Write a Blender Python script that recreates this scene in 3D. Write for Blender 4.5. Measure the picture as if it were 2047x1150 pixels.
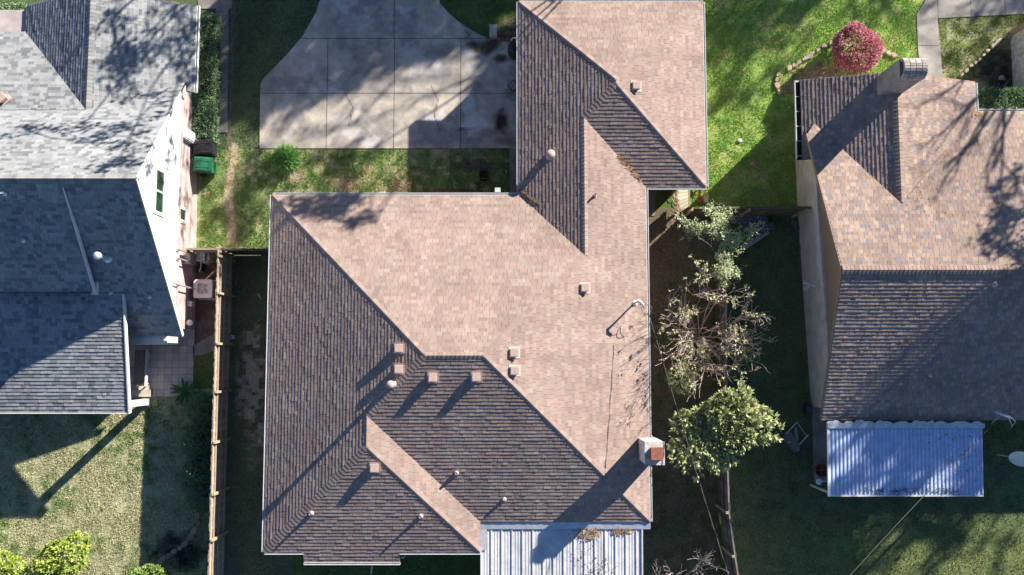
import bpy, math, random
import numpy as np
from mathutils import Vector, Matrix
for o in list(bpy.data.objects): bpy.data.objects.remove(o)
scene = bpy.context.scene
rnd = random.Random(7); nrg = np.random.default_rng(11)
# ---------------------------------------------------------------- camera
H, F, TAU = 36.0, 1728.0, math.radians(4.8)
ST, CT = math.sin(TAU), math.cos(TAU)
cam = bpy.data.cameras.new('camera'); co = bpy.data.objects.new('camera', cam)
scene.collection.objects.link(co)
co.location = (0, 0, H); co.rotation_euler = (TAU, 0, 0)
cam.sensor_width = 36; cam.lens = F/2047*36; cam.clip_end = 3000; cam.clip_start = 0.5
scene.camera = co
# ---------------------------------------------------------------- light
SUNV = Vector((1.86, 1.80, 1.0)).normalized()
ELEV = math.asin(SUNV.z); AZ = math.atan2(SUNV.x, SUNV.y)
sl = bpy.data.lights.new('sun', 'SUN'); sl.energy = 5.0; sl.angle = math.radians(0.55); sl.color = (1.0, 0.90, 0.78)
so = bpy.data.objects.new('sun', sl); scene.collection.objects.link(so)
so.rotation_euler = (-SUNV).to_track_quat('-Z', 'Y').to_euler()
w = bpy.data.worlds.new('World'); scene.world = w; w.use_nodes = True
nt = w.node_tree; bg = nt.nodes['Background']; bg.inputs[1].default_value = 0.056
sky = nt.nodes.new('ShaderNodeTexSky'); sky.sky_type = 'NISHITA'; sky.sun_disc = False
sky.sun_elevation = ELEV; sky.sun_rotation = AZ; sky.air_density = 0.75; sky.dust_density = 0.2; sky.ozone_density = 4.0
nt.links.new(sky.outputs[0], bg.inputs[0])
vs = scene.view_settings; vs.view_transform = 'Standard'; vs.look = 'None'; vs.gamma = 1; vs.exposure = 1.24
# ---------------------------------------------------------------- helpers
def P(px, py, h):            # photo pixel + real height -> world point
    u, v = px-1023.5, 575-py
    r = (u, F*ST+v*CT, -F*CT+v*ST); t = (h-H)/r[2]
    return Vector((r[0]*t, r[1]*t, h))
def PP(px, py, fz):          # photo pixel on a sloping plane z=fz(x,y)
    h = 3.0
    for _ in range(30):
        p = P(px, py, h); h = fz(p.x, p.y)
    return P(px, py, h)
def tag(o, label=None, cat=None, group=None, kind=None):
    if label: o['label'] = label
    if cat: o['category'] = cat
    if group: o['group'] = group
    if kind: o['kind'] = kind
    return o
def empty(name, loc=(0, 0, 0), label=None, cat=None, group=None, rz=0):
    o = bpy.data.objects.new(name, None); scene.collection.objects.link(o)
    o.location = loc; o.rotation_euler = (0, 0, rz); o.empty_display_size = 0.2
    return tag(o, label, cat, group)
def copy_tree(o, loc=None, rz=None, parent=None, label=None, group=None):
    c = o.copy(); scene.collection.objects.link(c)
    if parent is not None: c.parent = parent
    if loc is not None: c.location = loc
    if rz is not None: c.rotation_euler = (0, 0, rz)
    if label: c['label'] = label
    if group: c['group'] = group
    for ch in list(o.children): copy_tree(ch, parent=c)
    return c
class MB:
    def __init__(s): s.v = []; s.f = []; s.c = []; s.m = []
    def add(s, vs_, fs, c=(1, 1, 1), m=0):
        n = len(s.v); s.v += [tuple(p) for p in vs_]
        for f in fs: s.f.append(tuple(i+n for i in f)); s.c.append(c); s.m.append(m)
        return s
    def box(s, a, b, c=(1, 1, 1), m=0, M=None):
        x0, y0, z0 = a; x1, y1, z1 = b
        vs_ = [(x0,y0,z0),(x1,y0,z0),(x1,y1,z0),(x0,y1,z0),(x0,y0,z1),(x1,y0,z1),(x1,y1,z1),(x0,y1,z1)]
        if M is not None: vs_ = [M @ Vector(p) for p in vs_]
        return s.add(vs_, [(3,2,1,0),(4,5,6,7),(0,1,5,4),(1,2,6,5),(2,3,7,6),(3,0,4,7)], c, m)
    def beam(s, p, q, w_, h_, c=(1, 1, 1), m=0, up=(0, 0, 1)):
        p, q = Vector(p), Vector(q); d = (q-p); L = d.length
        if L < 1e-6: return s
        d /= L; up = Vector(up); sd = d.cross(up)
        if sd.length < 1e-4: sd = d.cross(Vector((0, 1, 0)))
        sd.normalize(); u2 = sd.cross(d)
        M = Matrix((( d.x, sd.x, u2.x, p.x), (d.y, sd.y, u2.y, p.y), (d.z, sd.z, u2.z, p.z), (0, 0, 0, 1)))
        return s.box((0, -w_/2, -h_/2), (L, w_/2, h_/2), c, m, M)
    def tube(s, pts, rad, n=8, c=(1, 1, 1), m=0, cap=True):
        pts = [Vector(p) for p in pts]
        if not isinstance(rad, (list, tuple)): rad = [rad]*len(pts)
        rings = []
        vs_ = []
        ref = Vector((0.31, 0.17, 0.93))
        for i, p in enumerate(pts):
            d = (pts[min(i+1, len(pts)-1)]-pts[max(i-1, 0)])
            if d.length < 1e-9: d = Vector((0, 0, 1))
            d.normalize(); a = d.cross(ref)
            if a.length < 1e-3: a = d.cross(Vector((1, 0, 0)))
            a.normalize(); b = d.cross(a)
            for k in range(n):
                t = 2*math.pi*k/n; vs_.append(p+(a*math.cos(t)+b*math.sin(t))*rad[i])
        fs = []
        for i in range(len(pts)-1):
            for k in range(n):
                k2 = (k+1) % n; fs.append((i*n+k, i*n+k2, (i+1)*n+k2, (i+1)*n+k))
        if cap: fs.append(tuple(range(n-1, -1, -1))); fs.append(tuple((len(pts)-1)*n+k for k in range(n)))
        return s.add(vs_, fs, c, m)
    def lathe(s, prof, n=20, c=(1, 1, 1), m=0, at=(0, 0, 0)):
        vs_ = []; fs = []
        for r, z in prof:
            for k in range(n):
                t = 2*math.pi*k/n; vs_.append((at[0]+r*math.cos(t), at[1]+r*math.sin(t), at[2]+z))
        for i in range(len(prof)-1):
            for k in range(n):
                k2 = (k+1) % n; fs.append((i*n+k, i*n+k2, (i+1)*n+k2, (i+1)*n+k))
        fs.append(tuple(range(n-1, -1, -1))); fs.append(tuple((len(prof)-1)*n+k for k in range(n)))
        return s.add(vs_, fs, c, m)
    def prism(s, poly, z0, z1, c=(1, 1, 1), m=0):
        n = len(poly); vs_ = [(p[0], p[1], z0) for p in poly]+[(p[0], p[1], z1) for p in poly]
        fs = [tuple(range(n-1, -1, -1)), tuple(range(n, 2*n))]+[(i, (i+1) % n, (i+1) % n+n, i+n) for i in range(n)]
        return s.add(vs_, fs, c, m)
    def build(s, name, mats, parent=None, smooth=False):
        me = bpy.data.meshes.new(name); me.from_pydata(s.v, [], s.f)
        if not isinstance(mats, (list, tuple)): mats = [mats]
        for m_ in mats: me.materials.append(m_)
        at = me.attributes.new('col', 'FLOAT_COLOR', 'FACE')
        a = np.ones((len(s.f), 4), dtype=np.float32); a[:, :3] = np.array(s.c, dtype=np.float32).reshape(-1, 3)
        at.data.foreach_set('color', a.ravel())
        if len(mats) > 1: me.polygons.foreach_set('material_index', s.m)
        if smooth: me.polygons.foreach_set('use_smooth', [True]*len(s.f))
        me.update()
        o = bpy.data.objects.new(name, me); scene.collection.objects.link(o)
        if parent is not None:
            o.parent = parent
        return o
    def W(s, name, mats, parent, smooth=False):      # geometry given in world coordinates
        o = s.build(name, mats, parent, smooth); o.location = -parent.location; return o
def np_mesh(name, V, K, C, mat, parent=None, smooth=False):
    """V (n,3), faces are consecutive groups of K verts, C (n/K,3)"""
    me = bpy.data.meshes.new(name); n = len(V); nf = n//K
    me.vertices.add(n); me.vertices.foreach_set('co', V.astype(np.float32).ravel())
    me.loops.add(n); me.loops.foreach_set('vertex_index', np.arange(n, dtype=np.int32))
    me.polygons.add(nf); me.polygons.foreach_set('loop_start', np.arange(0, n, K, dtype=np.int32))
    me.polygons.foreach_set('loop_total', np.full(nf, K, dtype=np.int32))
    at = me.attributes.new('col', 'FLOAT_COLOR', 'FACE')
    a = np.ones((nf, 4), dtype=np.float32); a[:, :3] = C; at.data.foreach_set('color', a.ravel())
    me.materials.append(mat); me.update(calc_edges=True); me.validate()
    o = bpy.data.objects.new(name, me); scene.collection.objects.link(o)
    if parent is not None: o.parent = parent
    return o
def clip(subj, rect):        # Sutherland-Hodgman, subject any, clip axis-aligned rect (u0,v0,u1,v1)
    for ax, val, sg in ((0, rect[0], 1), (0, rect[2], -1), (1, rect[1], 1), (1, rect[3], -1)):
        out = []; n = len(subj)
        for i in range(n):
            a, b = subj[i], subj[(i+1) % n]
            da, db = (a[ax]-val)*sg, (b[ax]-val)*sg
            if da >= 0: out.append(a)
            if (da >= 0) != (db >= 0):
                t = da/(da-db); out.append((a[0]+(b[0]-a[0])*t, a[1]+(b[1]-a[1])*t))
        subj = out
        if len(subj) < 3: return []
    return subj
def area(p): return 0.5*sum(p[i][0]*p[(i+1) % len(p)][1]-p[(i+1) % len(p)][0]*p[i][1] for i in range(len(p)))
def inpoly(x, y, poly):
    r = np.zeros(np.shape(x), bool); n = len(poly)
    for i in range(n):
        x0, y0 = poly[i][:2]; x1, y1 = poly[(i+1) % n][:2]
        if y0 == y1: continue
        c_ = ((y0 > y) != (y1 > y)) & (x < (x1-x0)*(y-y0)/(y1-y0)+x0); r ^= c_
    return r
def vnoise(x, y, sc, seed):
    g = np.random.default_rng(seed).random((128, 128)); x = x/sc+1000; y = y/sc+1000
    xi = np.floor(x).astype(int); yi = np.floor(y).astype(int); fx = x-xi; fy = y-yi
    fx = fx*fx*(3-2*fx); fy = fy*fy*(3-2*fy)
    a = g[xi % 128, yi % 128]; b = g[(xi+1) % 128, yi % 128]; c_ = g[xi % 128, (yi+1) % 128]; d = g[(xi+1) % 128, (yi+1) % 128]
    return (a*(1-fx)+b*fx)*(1-fy)+(c_*(1-fx)+d*fx)*fy
def fbm(x, y, sc, seed, o=4):
    s_ = 0; a = 1; t = 0
    for i in range(o): s_ = s_+a*vnoise(x, y, sc/2**i, seed+i); t += a; a *= .55
    return s_/t
# ---------------------------------------------------------------- materials
def new_mat(name):
    m = bpy.data.materials.new(name); m.use_nodes = True
    return m, m.node_tree.nodes, m.node_tree.links, m.node_tree.nodes['Principled BSDF']
def plain(name, col, rough=.7, metal=0., nsc=6., namt=.25, bump=.0, bsc=60., vc=False, spec=.35):
    m, N, L, B = new_mat(name)
    B.inputs['Roughness'].default_value = rough; B.inputs['Metallic'].default_value = metal
    B.inputs['Specular IOR Level'].default_value = spec
    tc = N.new('ShaderNodeTexCoord')
    n1 = N.new('ShaderNodeTexNoise'); n1.inputs['Scale'].default_value = nsc; n1.inputs['Detail'].default_value = 6
    n1.inputs['Roughness'].default_value = .65
    L.new(tc.outputs['Object'], n1.inputs['Vector'])
    mr = N.new('ShaderNodeMapRange'); mr.inputs['From Min'].default_value = .3; mr.inputs['From Max'].default_value = .7
    mr.inputs['To Min'].default_value = 1-namt; mr.inputs['To Max'].default_value = 1+namt
    L.new(n1.outputs[0], mr.inputs[0])
    vm = N.new('ShaderNodeVectorMath'); vm.operation = 'MULTIPLY'
    L.new(mr.outputs[0], vm.inputs[1])
    if vc:
        at = N.new('ShaderNodeAttribute'); at.attribute_name = 'col'
        v2 = N.new('ShaderNodeVectorMath'); v2.operation = 'MULTIPLY'
        L.new(at.outputs['Color'], v2.inputs[0]); v2.inputs[1].default_value = col[:3]
        L.new(v2.outputs[0], vm.inputs[0])
    else: vm.inputs[0].default_value = col[:3]
    L.new(vm.outputs[0], B.inputs['Base Color'])
    if bump:
        n2 = N.new('ShaderNodeTexNoise'); n2.inputs['Scale'].default_value = bsc; n2.inputs['Detail'].default_value = 3
        L.new(tc.outputs['Object'], n2.inputs['Vector'])
        bp = N.new('ShaderNodeBump'); bp.inputs['Strength'].default_value = bump; bp.inputs['Distance'].default_value = .02
        L.new(n2.outputs[0], bp.inputs['Height']); L.new(bp.outputs[0], B.inputs['Normal'])
    return m
def leafmat(name, trans=.3, rough=.5, spec=.3):
    m, N, L, B = new_mat(name)
    at = N.new('ShaderNodeAttribute'); at.attribute_name = 'col'
    L.new(at.outputs['Color'], B.inputs['Base Color']); B.inputs['Roughness'].default_value = rough
    B.inputs['Specular IOR Level'].default_value = spec
    tr = N.new('ShaderNodeBsdfTranslucent'); L.new(at.outputs['Color'], tr.inputs[0])
    mx = N.new('ShaderNodeMixShader'); mx.inputs[0].default_value = trans
    L.new(B.outputs[0], mx.inputs[1]); L.new(tr.outputs[0], mx.inputs[2])
    L.new(mx.outputs[0], N['Material Output'].inputs[0])
    return m
def brickmat(name, c1, c2, mortar, axis='y', bw=.2, bh=.07, stain=.25):
    m, N, L, B = new_mat(name); B.inputs['Roughness'].default_value = .9; B.inputs['Specular IOR Level'].default_value = .1
    tc = N.new('ShaderNodeTexCoord'); sx = N.new('ShaderNodeSeparateXYZ'); cb = N.new('ShaderNodeCombineXYZ')
    ad = N.new('ShaderNodeMath'); ad.operation = 'ADD'
    L.new(tc.outputs['Object'], sx.inputs[0]); L.new(sx.outputs[0], ad.inputs[0]); L.new(sx.outputs[1], ad.inputs[1])
    L.new(ad.outputs[0], cb.inputs[0]); L.new(sx.outputs[2], cb.inputs[1])
    br = N.new('ShaderNodeTexBrick'); br.inputs['Scale'].default_value = 1
    br.inputs['Brick Width'].default_value = bw; br.inputs['Row Height'].default_value = bh; br.inputs['Mortar Size'].default_value = .008
    br.inputs['Color1'].default_value = (*c1, 1); br.inputs['Color2'].default_value = (*c2, 1); br.inputs['Mortar'].default_value = (*mortar, 1)
    L.new(cb.outputs[0], br.inputs['Vector'])
    n1 = N.new('ShaderNodeTexNoise'); n1.inputs['Scale'].default_value = 2.2; n1.inputs['Detail'].default_value = 7; L.new(tc.outputs['Object'], n1.inputs[0])
    mr = N.new('ShaderNodeMapRange'); mr.inputs[1].default_value = .3; mr.inputs[2].default_value = .7; mr.inputs[3].default_value = 1-stain; mr.inputs[4].default_value = 1+stain
    L.new(n1.outputs[0], mr.inputs[0]); vm = N.new('ShaderNodeVectorMath'); vm.operation = 'MULTIPLY'
    L.new(br.outputs[0], vm.inputs[0]); L.new(mr.outputs[0], vm.inputs[1]); L.new(vm.outputs[0], B.inputs['Base Color'])
    bp = N.new('ShaderNodeBump'); bp.inputs['Strength'].default_value = .5; bp.inputs['Distance'].default_value = .01; bp.invert = True
    L.new(br.outputs['Fac'], bp.inputs['Height']); L.new(bp.outputs[0], B.inputs['Normal'])
    return m
M = dict(
 shingle=plain('asphalt_shingle', (1, 1, 1), .95, nsc=1.3, namt=.10, bump=.25, bsc=220, vc=True, spec=.08),
 deck=plain('roof_underlay', (.035, .03, .03), .95),
 white=plain('white_painted_metal', (.72, .73, .74), .45, nsc=3, namt=.10),
 trim=plain('white_trim', (.74, .74, .72), .6, nsc=4, namt=.08),
 galv=plain('weathered_white_metal', (.70, .72, .76), .42, metal=.15, nsc=2.2, namt=.20, vc=True),
 flash=plain('pale_flashing', (.60, .66, .72), .35, metal=.3, nsc=5, namt=.22),
 pink=plain('pink_tan_paint', (.54, .41, .36), .6, nsc=8, namt=.12),
 pvc=plain('pale_pipe', (.52, .41, .37), .5, nsc=9, namt=.1),
 rust=plain('rusty_brown_metal', (.30, .12, .085), .65, nsc=9, namt=.3),
 stucco=plain('pale_stucco', (.54, .54, .53), .9, nsc=5, namt=.42, bump=.4, bsc=90),
 siding=plain('white_siding', (.60, .64, .68), .6, nsc=3, namt=.06),
 tan=plain('tan_siding', (.34, .25, .17), .7, nsc=3, namt=.08),
 pinkbrick=brickmat('pale_pink_brick', (.46, .32, .32), (.53, .40, .39), (.50, .44, .43)),
 creambrick=brickmat('cream_brick', (.80, .72, .64), (.70, .64, .58), (.60, .56, .52), stain=.15),
 chimbrick=brickmat('grey_chimney_brick', (.36, .33, .31), (.27, .24, .23), (.46, .44, .42)),
 redbrick=brickmat('brown_brick', (.28, .16, .12), (.34, .2, .15), (.35, .33, .3)),
 wood=plain('weathered_wood', (1, 1, 1), .85, nsc=14, namt=.35, bump=.4, bsc=80, vc=True),
 dark=plain('dark_plastic', (.02, .022, .03), .5, nsc=5, namt=.2),
 green=plain('green_plastic', (.02, .16, .085), .45, nsc=5, namt=.15),
 glass=plain('window_glass', (.02, .055, .035), .08, nsc=2, namt=.3, spec=.8),
 grille=plain('grey_metal', (.42, .41, .40), .5, metal=.4, nsc=8, namt=.15),
 beige=plain('beige_enamel', (.78, .73, .74), .5, nsc=6, namt=.1),
 concrete=plain('concrete', (1, 1, 1), .9, nsc=2.5, namt=.22, bump=.35, bsc=120, vc=True, spec=.15),
 tile=plain('patio_tile', (1, 1, 1), .75, nsc=3.5, namt=.15, vc=True),
 stone=plain('edging_stone', (1, 1, 1), .9, nsc=9, namt=.3, bump=.5, bsc=40, vc=True),
 soil=plain('soil', (1, 1, 1), .98, nsc=9, namt=.35, bump=.7, bsc=30, vc=True, spec=.05),
 grass=leafmat('grass_blade', .28, .7, .12),
 leaf=leafmat('leaf', .28, .45, .3),
 bark=plain('bark', (1, 1, 1), .95, nsc=12, namt=.35, bump=.5, bsc=60, vc=True, spec=.1),
 clay=plain('terracotta', (.42, .15, .08), .85, nsc=9, namt=.2),
 mark=plain('painted_plastic', (1, 1, 1), .5, nsc=9, namt=.05, vc=True),
 wire=plain('cable_sheath', (.16, .15, .14), .6, nsc=9, namt=.2),
)
# ---------------------------------------------------------------- roofs
def plane(px, py, z, dx, dy, t):       # descends along unit (dx,dy) with tan t, z at (px,py)
    f = lambda x, y: z-t*((x-px)*dx+(y-py)*dy)
    f.d = (dx, dy); f.t = t; return f
def roof(name, faces, pal, parent, expo=.143, wr=(.2, .36), th=(.008, .016), seed=1, drop=.13, course_tone=.04, tone=(.92, 1.08)):
    """faces: (poly [(x,y)..], plane). Real overlapping shingle tabs, clipped to each face."""
    r = random.Random(seed); mb = MB()
    for poly, pl in faces:
        dx, dy = pl.d; t = pl.t
        U = lambda p: (-dy*p[0]+dx*p[1], dx*p[0]+dy*p[1])
        X = lambda u, v: (-dy*u+dx*v, dx*u+dy*v)
        pu = [U(p) for p in poly]
        if area(pu) < 0: pu = pu[::-1]
        n = len(pu)
        top = []
        for u, v in pu: x, y = X(u, v); top.append((x, y, pl(x, y)-.004))
        mb.add(top+[(p[0], p[1], p[2]-drop) for p in top], [tuple(range(n)), tuple(range(2*n-1, n-1, -1))]+[(i, i+n, (i+1) % n+n, (i+1) % n) for i in range(n)], (1, 1, 1), 1)
        u0, u1 = min(p[0] for p in pu), max(p[0] for p in pu); v0, v1 = min(p[1] for p in pu), max(p[1] for p in pu)
        st = expo/math.sqrt(1+t*t); k = 0; vb = v1+.015
        pu_ext = pu
        while vb > v0:
            va = vb-st; u = u0-r.random()*.35
            ct = 1+r.uniform(-course_tone, course_tone)
            while u < u1:
                wd = r.uniform(*wr); q = clip(pu_ext, (u+.004, va, u+wd-.004, vb))
                if q:
                    hh = r.uniform(*th); c = r.choice(pal); b = ct*r.uniform(*tone)*(.86+.16*float(vnoise(np.array([X(u, vb)[0]]), np.array([X(u, vb)[1]]), 1.6, seed+3)[0])+.14*float(vnoise(np.array([u]), np.array([vb*.16]), .42, seed+8)[0])); c = (c[0]*b, c[1]*b, c[2]*b)
                    tp = []; bt = []
                    for a_, b_ in q:
                        x, y = X(a_, b_); z = pl(x, y); s_ = (b_-va)/st
                        tp.append((x, y, z+hh*s_+.002)); bt.append((x, y, z-.004))
                    m_ = len(q)
                    mb.add(tp+bt, [tuple(range(m_))]+[(i, i+m_, (i+1) % m_+m_, (i+1) % m_) for i in range(m_) if not (abs(q[i][1]-va) < 1e-6 and abs(q[(i+1) % m_][1]-va) < 1e-6)], c, 0)
                u += wd
            vb = va
    return mb.build(name, [M['shingle'], M['deck']], parent)
def caps(name, segs, pal, parent, hw=.125, expo=.15, seed=3, lift=.014):
    """segs: (p_low, p_high, planeA, planeB): one run of overlapping ridge/hip cap shingles each"""
    r = random.Random(seed)
    for a, b, A, B_ in segs:
        mb = MB()
        a = Vector((a[0], a[1], 0)); b = Vector((b[0], b[1], 0)); d = b-a; L = d.length; d /= L; s_ = Vector((-d.y, d.x, 0))
        n = max(1, int(L/expo))
        for i in range(n):
            t0, t1 = L*i/n-.01, L*(i+1)/n+.035
            c = r.choice(pal); k = r.uniform(.82, 1.08); c = (c[0]*k, c[1]*k, c[2]*k)
            vs_ = []
            for t_, e in ((t0, lift+.009), (t1, lift-.003), (t0, None)):
                for o_, ex in ((-hw, 0), (-hw*.45, .008), (0, .012), (hw*.45, .008), (hw, 0)):
                    p = a+d*t_+s_*o_; z = min(A(p.x, p.y), B_(p.x, p.y)); vs_.append((p.x, p.y, z-.01 if e is None else z+e+ex))
            fs = [(j, j+5, j+6, j+1) for j in range(4)]+[(j, j+1, j+11, j+10) for j in range(4)]
            mb.add(vs_, fs, c)
            e0 = [vs_[0], vs_[5], (vs_[5][0], vs_[5][1], vs_[5][2]-.03), (vs_[0][0], vs_[0][1], vs_[0][2]-.045)]
            e1 = [vs_[4], vs_[9], (vs_[9][0], vs_[9][1], vs_[9][2]-.03), (vs_[4][0], vs_[4][1], vs_[4][2]-.045)]
            mb.add(e0, [(0, 1, 2, 3)], c); mb.add(e1, [(0, 1, 2, 3)], c)
        mb.build(name, M['shingle'], parent)
def gutter(name, p, q, parent, mat='white', w_=.10, side=1):
    """open trough along an eave from p to q (x,y,z); side: +1 trough lies to the left of p->q"""
    p, q = Vector(p), Vector(q); d = (q-p).normalized(); s_ = Vector((-d.y, d.x, 0))*side; mb = MB()
    mb.beam(p+s_*.012-Vector((0, 0, .06)), q+s_*.012-Vector((0, 0, .06)), .02, .14)
    mb.beam(p+s_*w_-Vector((0, 0, .05)), q+s_*w_-Vector((0, 0, .05)), .022, .12)
    mb.beam(p+s_*(w_/2)-Vector((0, 0, .12)), q+s_*(w_/2)-Vector((0, 0, .12)), w_-.03, .014)
    for e in (p, q): mb.beam(e+s_*.02-Vector((0, 0, .06)), e+s_*(w_-.01)-Vector((0, 0, .06)), .012, .11)
    return mb.build(name, M[mat], parent)
def fascia(name, pts, parent, h_=.16, t_=.03, mat='trim'):
    mb = MB()
    for a, b in zip(pts[:-1], pts[1:]): mb.beam(a, b, t_, h_)
    return mb.build(name, M[mat], parent)
# ================================================================ GROUND
def px_poly(pts, h=0): return [P(x, y, h)[:2] for x, y in pts]
DRIVE = px_poly([(638,-40),(640,0),(632,25),(606,72),(580,103),(552,132),(527,158),(521,170),(519,297),(1048,297),(1048,77),(975,77),(955,68),(925,50),(900,30),(880,8),(868,-40)])
WALKL = px_poly([(432,18),(432,265),(455,265),(457,18),(464,18),(464,0),(396,0),(396,18)])
WALKR = px_poly([(1832,30),(1846,8),(1868,-30),(2090,-30),(2090,26),(1874,37),(1886,175),(1842,175),(1835,100)])
PATIO_L = [(-24, -1.5), (-13.2, -1.5), (-13.2, 1.6), (-24, 2.6)]
WALKRH = px_poly([(1622,800),(1700,800),(1700,963),(1627,963)])
PATHL = px_poly([(386,692),(420,672),(436,668),(436,700),(410,708),(386,713)])
STRIPG = px_poly([(1019,297),(1060,297),(1060,395),(1019,395)])
SLABR = px_poly([(1280,380),(1312,380),(1308,432),(1280,430)])
BEDL = px_poly([(384,505),(434,505),(432,700),(384,700)])
HARD = [DRIVE, WALKL, WALKR, PATIO_L, WALKRH, PATHL, STRIPG, SLABR, BEDL,
        [(-9.1,-6.9),(-1.5,-6.9),(-1.5,-5.8),(4.95,-5.8),(4.95,7.0),(7.4,7.0),(7.4,14.1),(.5,14.1),(.5,6.2),(-9.1,6.2)],
        [(-23,1.2),(-13.2,1.2),(-13.2,13.9),(-23,13.9)], [(12.2,-2),(23,-2),(23,9.6),(18.3,9.6),(18.3,11),(12,11)]]
def bl(c, d, m):
    m = np.clip(m, 0, 1)[:, None]; return c*(1-m)+np.array(d)*m
def ell(x, y, cx, cy, rx, ry, n): return np.clip(1.3-(((x-cx)/rx)**2+((y-cy)/ry)**2)-n, 0, 1)
def gcol(x, y):
    n1 = fbm(x, y, 1.1, 5); n2 = fbm(x, y, .28, 21, 3); n3 = fbm(x, y, 3.2, 40)
    g = np.ones((len(x), 3))*np.array([.105, .155, .05])
    straw = np.array([.36, .355, .225])
    # back lawn left: mostly straw with green tufts
    mL = (x < -11.7) & (y < -1.2)
    g = bl(g, (.17, .245, .095), mL*1.0); g = bl(g, straw, mL*np.clip((n1*.65+n2*.65-.40)*4.5, 0, .93))
    # front strip by the driveway
    mF = (y > 4.5) & (y < 8.9) & (x < .3)
    g = bl(g, (.17, .25, .085), mF*1.0); g = bl(g, (.40, .36, .23), mF*np.clip((n1*.5+n2*.7-.62)*4.0, 0, .75))
    # vivid lawn between the garage and the right house
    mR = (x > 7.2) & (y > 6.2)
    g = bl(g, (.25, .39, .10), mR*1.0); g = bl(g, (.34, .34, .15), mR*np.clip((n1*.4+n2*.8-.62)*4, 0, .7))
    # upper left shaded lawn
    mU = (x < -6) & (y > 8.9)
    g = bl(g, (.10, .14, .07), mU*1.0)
    # side yard with bare earth
    mS = (x > -11.7) & (x < -9) & (y < 4.5)
    g = bl(g, (.12, .155, .09), mS*1.0); g = bl(g, (.40, .37, .31), mS*np.clip(ell(x, y, -10.6, -1.2, 1.0, 3.3, .9*n1)*(n2-.38)*7, 0, .85))
    # strip east of the main house: thin grass over litter
    mE = (x > 5) & (x < 8.4) & (y < 6.4)
    g = bl(g, (.13, .15, .075), mE*1.0); g = bl(g, (.17, .14, .10), mE*np.clip((n2-.42)*6, 0, .9)); g = bl(g, (.17, .14, .10), mE*np.clip((y-3.8)*.6, 0, .9))
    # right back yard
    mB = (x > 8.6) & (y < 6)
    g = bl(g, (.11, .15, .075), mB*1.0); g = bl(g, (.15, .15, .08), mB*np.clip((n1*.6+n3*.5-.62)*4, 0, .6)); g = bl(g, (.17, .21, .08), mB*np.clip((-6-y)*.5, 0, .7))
    # small patch beside the path, top right
    mP = (x > 17.6) & (y > 10)
    g = bl(g, (.20, .25, .09), mP*1.0); g = bl(g, straw, mP*np.clip((n2-.45)*5, 0, .8))
    # dirt shoulder by the walk
    cx, cy = P(463, 330, 0)[:2]
    g = bl(g, (.40, .33, .23), np.clip(2.1-np.abs(x-cx+.10*np.sin(y*2))/.17-n2, 0, 1.0)*(y > 4.8)*(y < 9.2))
    g = bl(g, (.17, .14, .11), np.clip(1.6-np.abs(x-(P(464, 130, 0).x))/.14-.6*n2, 0, .9)*(y > 9))
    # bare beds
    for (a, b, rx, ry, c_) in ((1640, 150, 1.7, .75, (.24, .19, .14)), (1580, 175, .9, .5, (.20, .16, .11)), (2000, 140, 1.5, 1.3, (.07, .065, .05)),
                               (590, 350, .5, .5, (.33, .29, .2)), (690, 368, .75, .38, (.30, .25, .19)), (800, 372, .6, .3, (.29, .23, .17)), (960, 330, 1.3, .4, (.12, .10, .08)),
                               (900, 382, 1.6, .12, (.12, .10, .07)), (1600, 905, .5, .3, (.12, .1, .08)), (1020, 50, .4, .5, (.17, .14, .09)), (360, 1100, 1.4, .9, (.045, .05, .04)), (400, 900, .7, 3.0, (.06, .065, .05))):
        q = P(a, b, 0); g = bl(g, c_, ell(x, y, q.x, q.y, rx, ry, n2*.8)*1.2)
    return g*1.12*(.78+.44*n2)[:, None]
def grid_mesh(name, x0, y0, x1, y1, st, z, colf, mat, test=None):
    xs = np.arange(x0, x1, st); ys = np.arange(y0, y1, st); X_, Y_ = np.meshgrid(xs, ys); X_, Y_ = X_.ravel(), Y_.ravel()
    if test is not None: k = test(X_+st/2, Y_+st/2); X_, Y_ = X_[k], Y_[k]
    V = np.zeros((len(X_), 4, 3)); V[:, :, 2] = z
    for i, (a, b) in enumerate(((0, 0), (1, 0), (1, 1), (0, 1))): V[:, i, 0] = X_+a*st; V[:, i, 1] = Y_+b*st
    return np_mesh(name, V.reshape(-1, 3), 4, colf(X_+st/2, Y_+st/2), mat)
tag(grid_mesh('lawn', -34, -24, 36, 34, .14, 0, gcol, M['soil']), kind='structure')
mb = MB()
for a, b in (((-400, -400), (400, -24)), ((-400, 33.9), (400, 400)), ((-400, -24), (-34, 33.9)), ((35.9, -24), (400, 33.9))):
    mb.add([(a[0], a[1], 0), (b[0], a[1], 0), (b[0], b[1], 0), (a[0], b[1], 0)], [(0, 1, 2, 3)], (.11, .15, .05))
tag(mb.build('ground', M['soil']), kind='structure')
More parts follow.
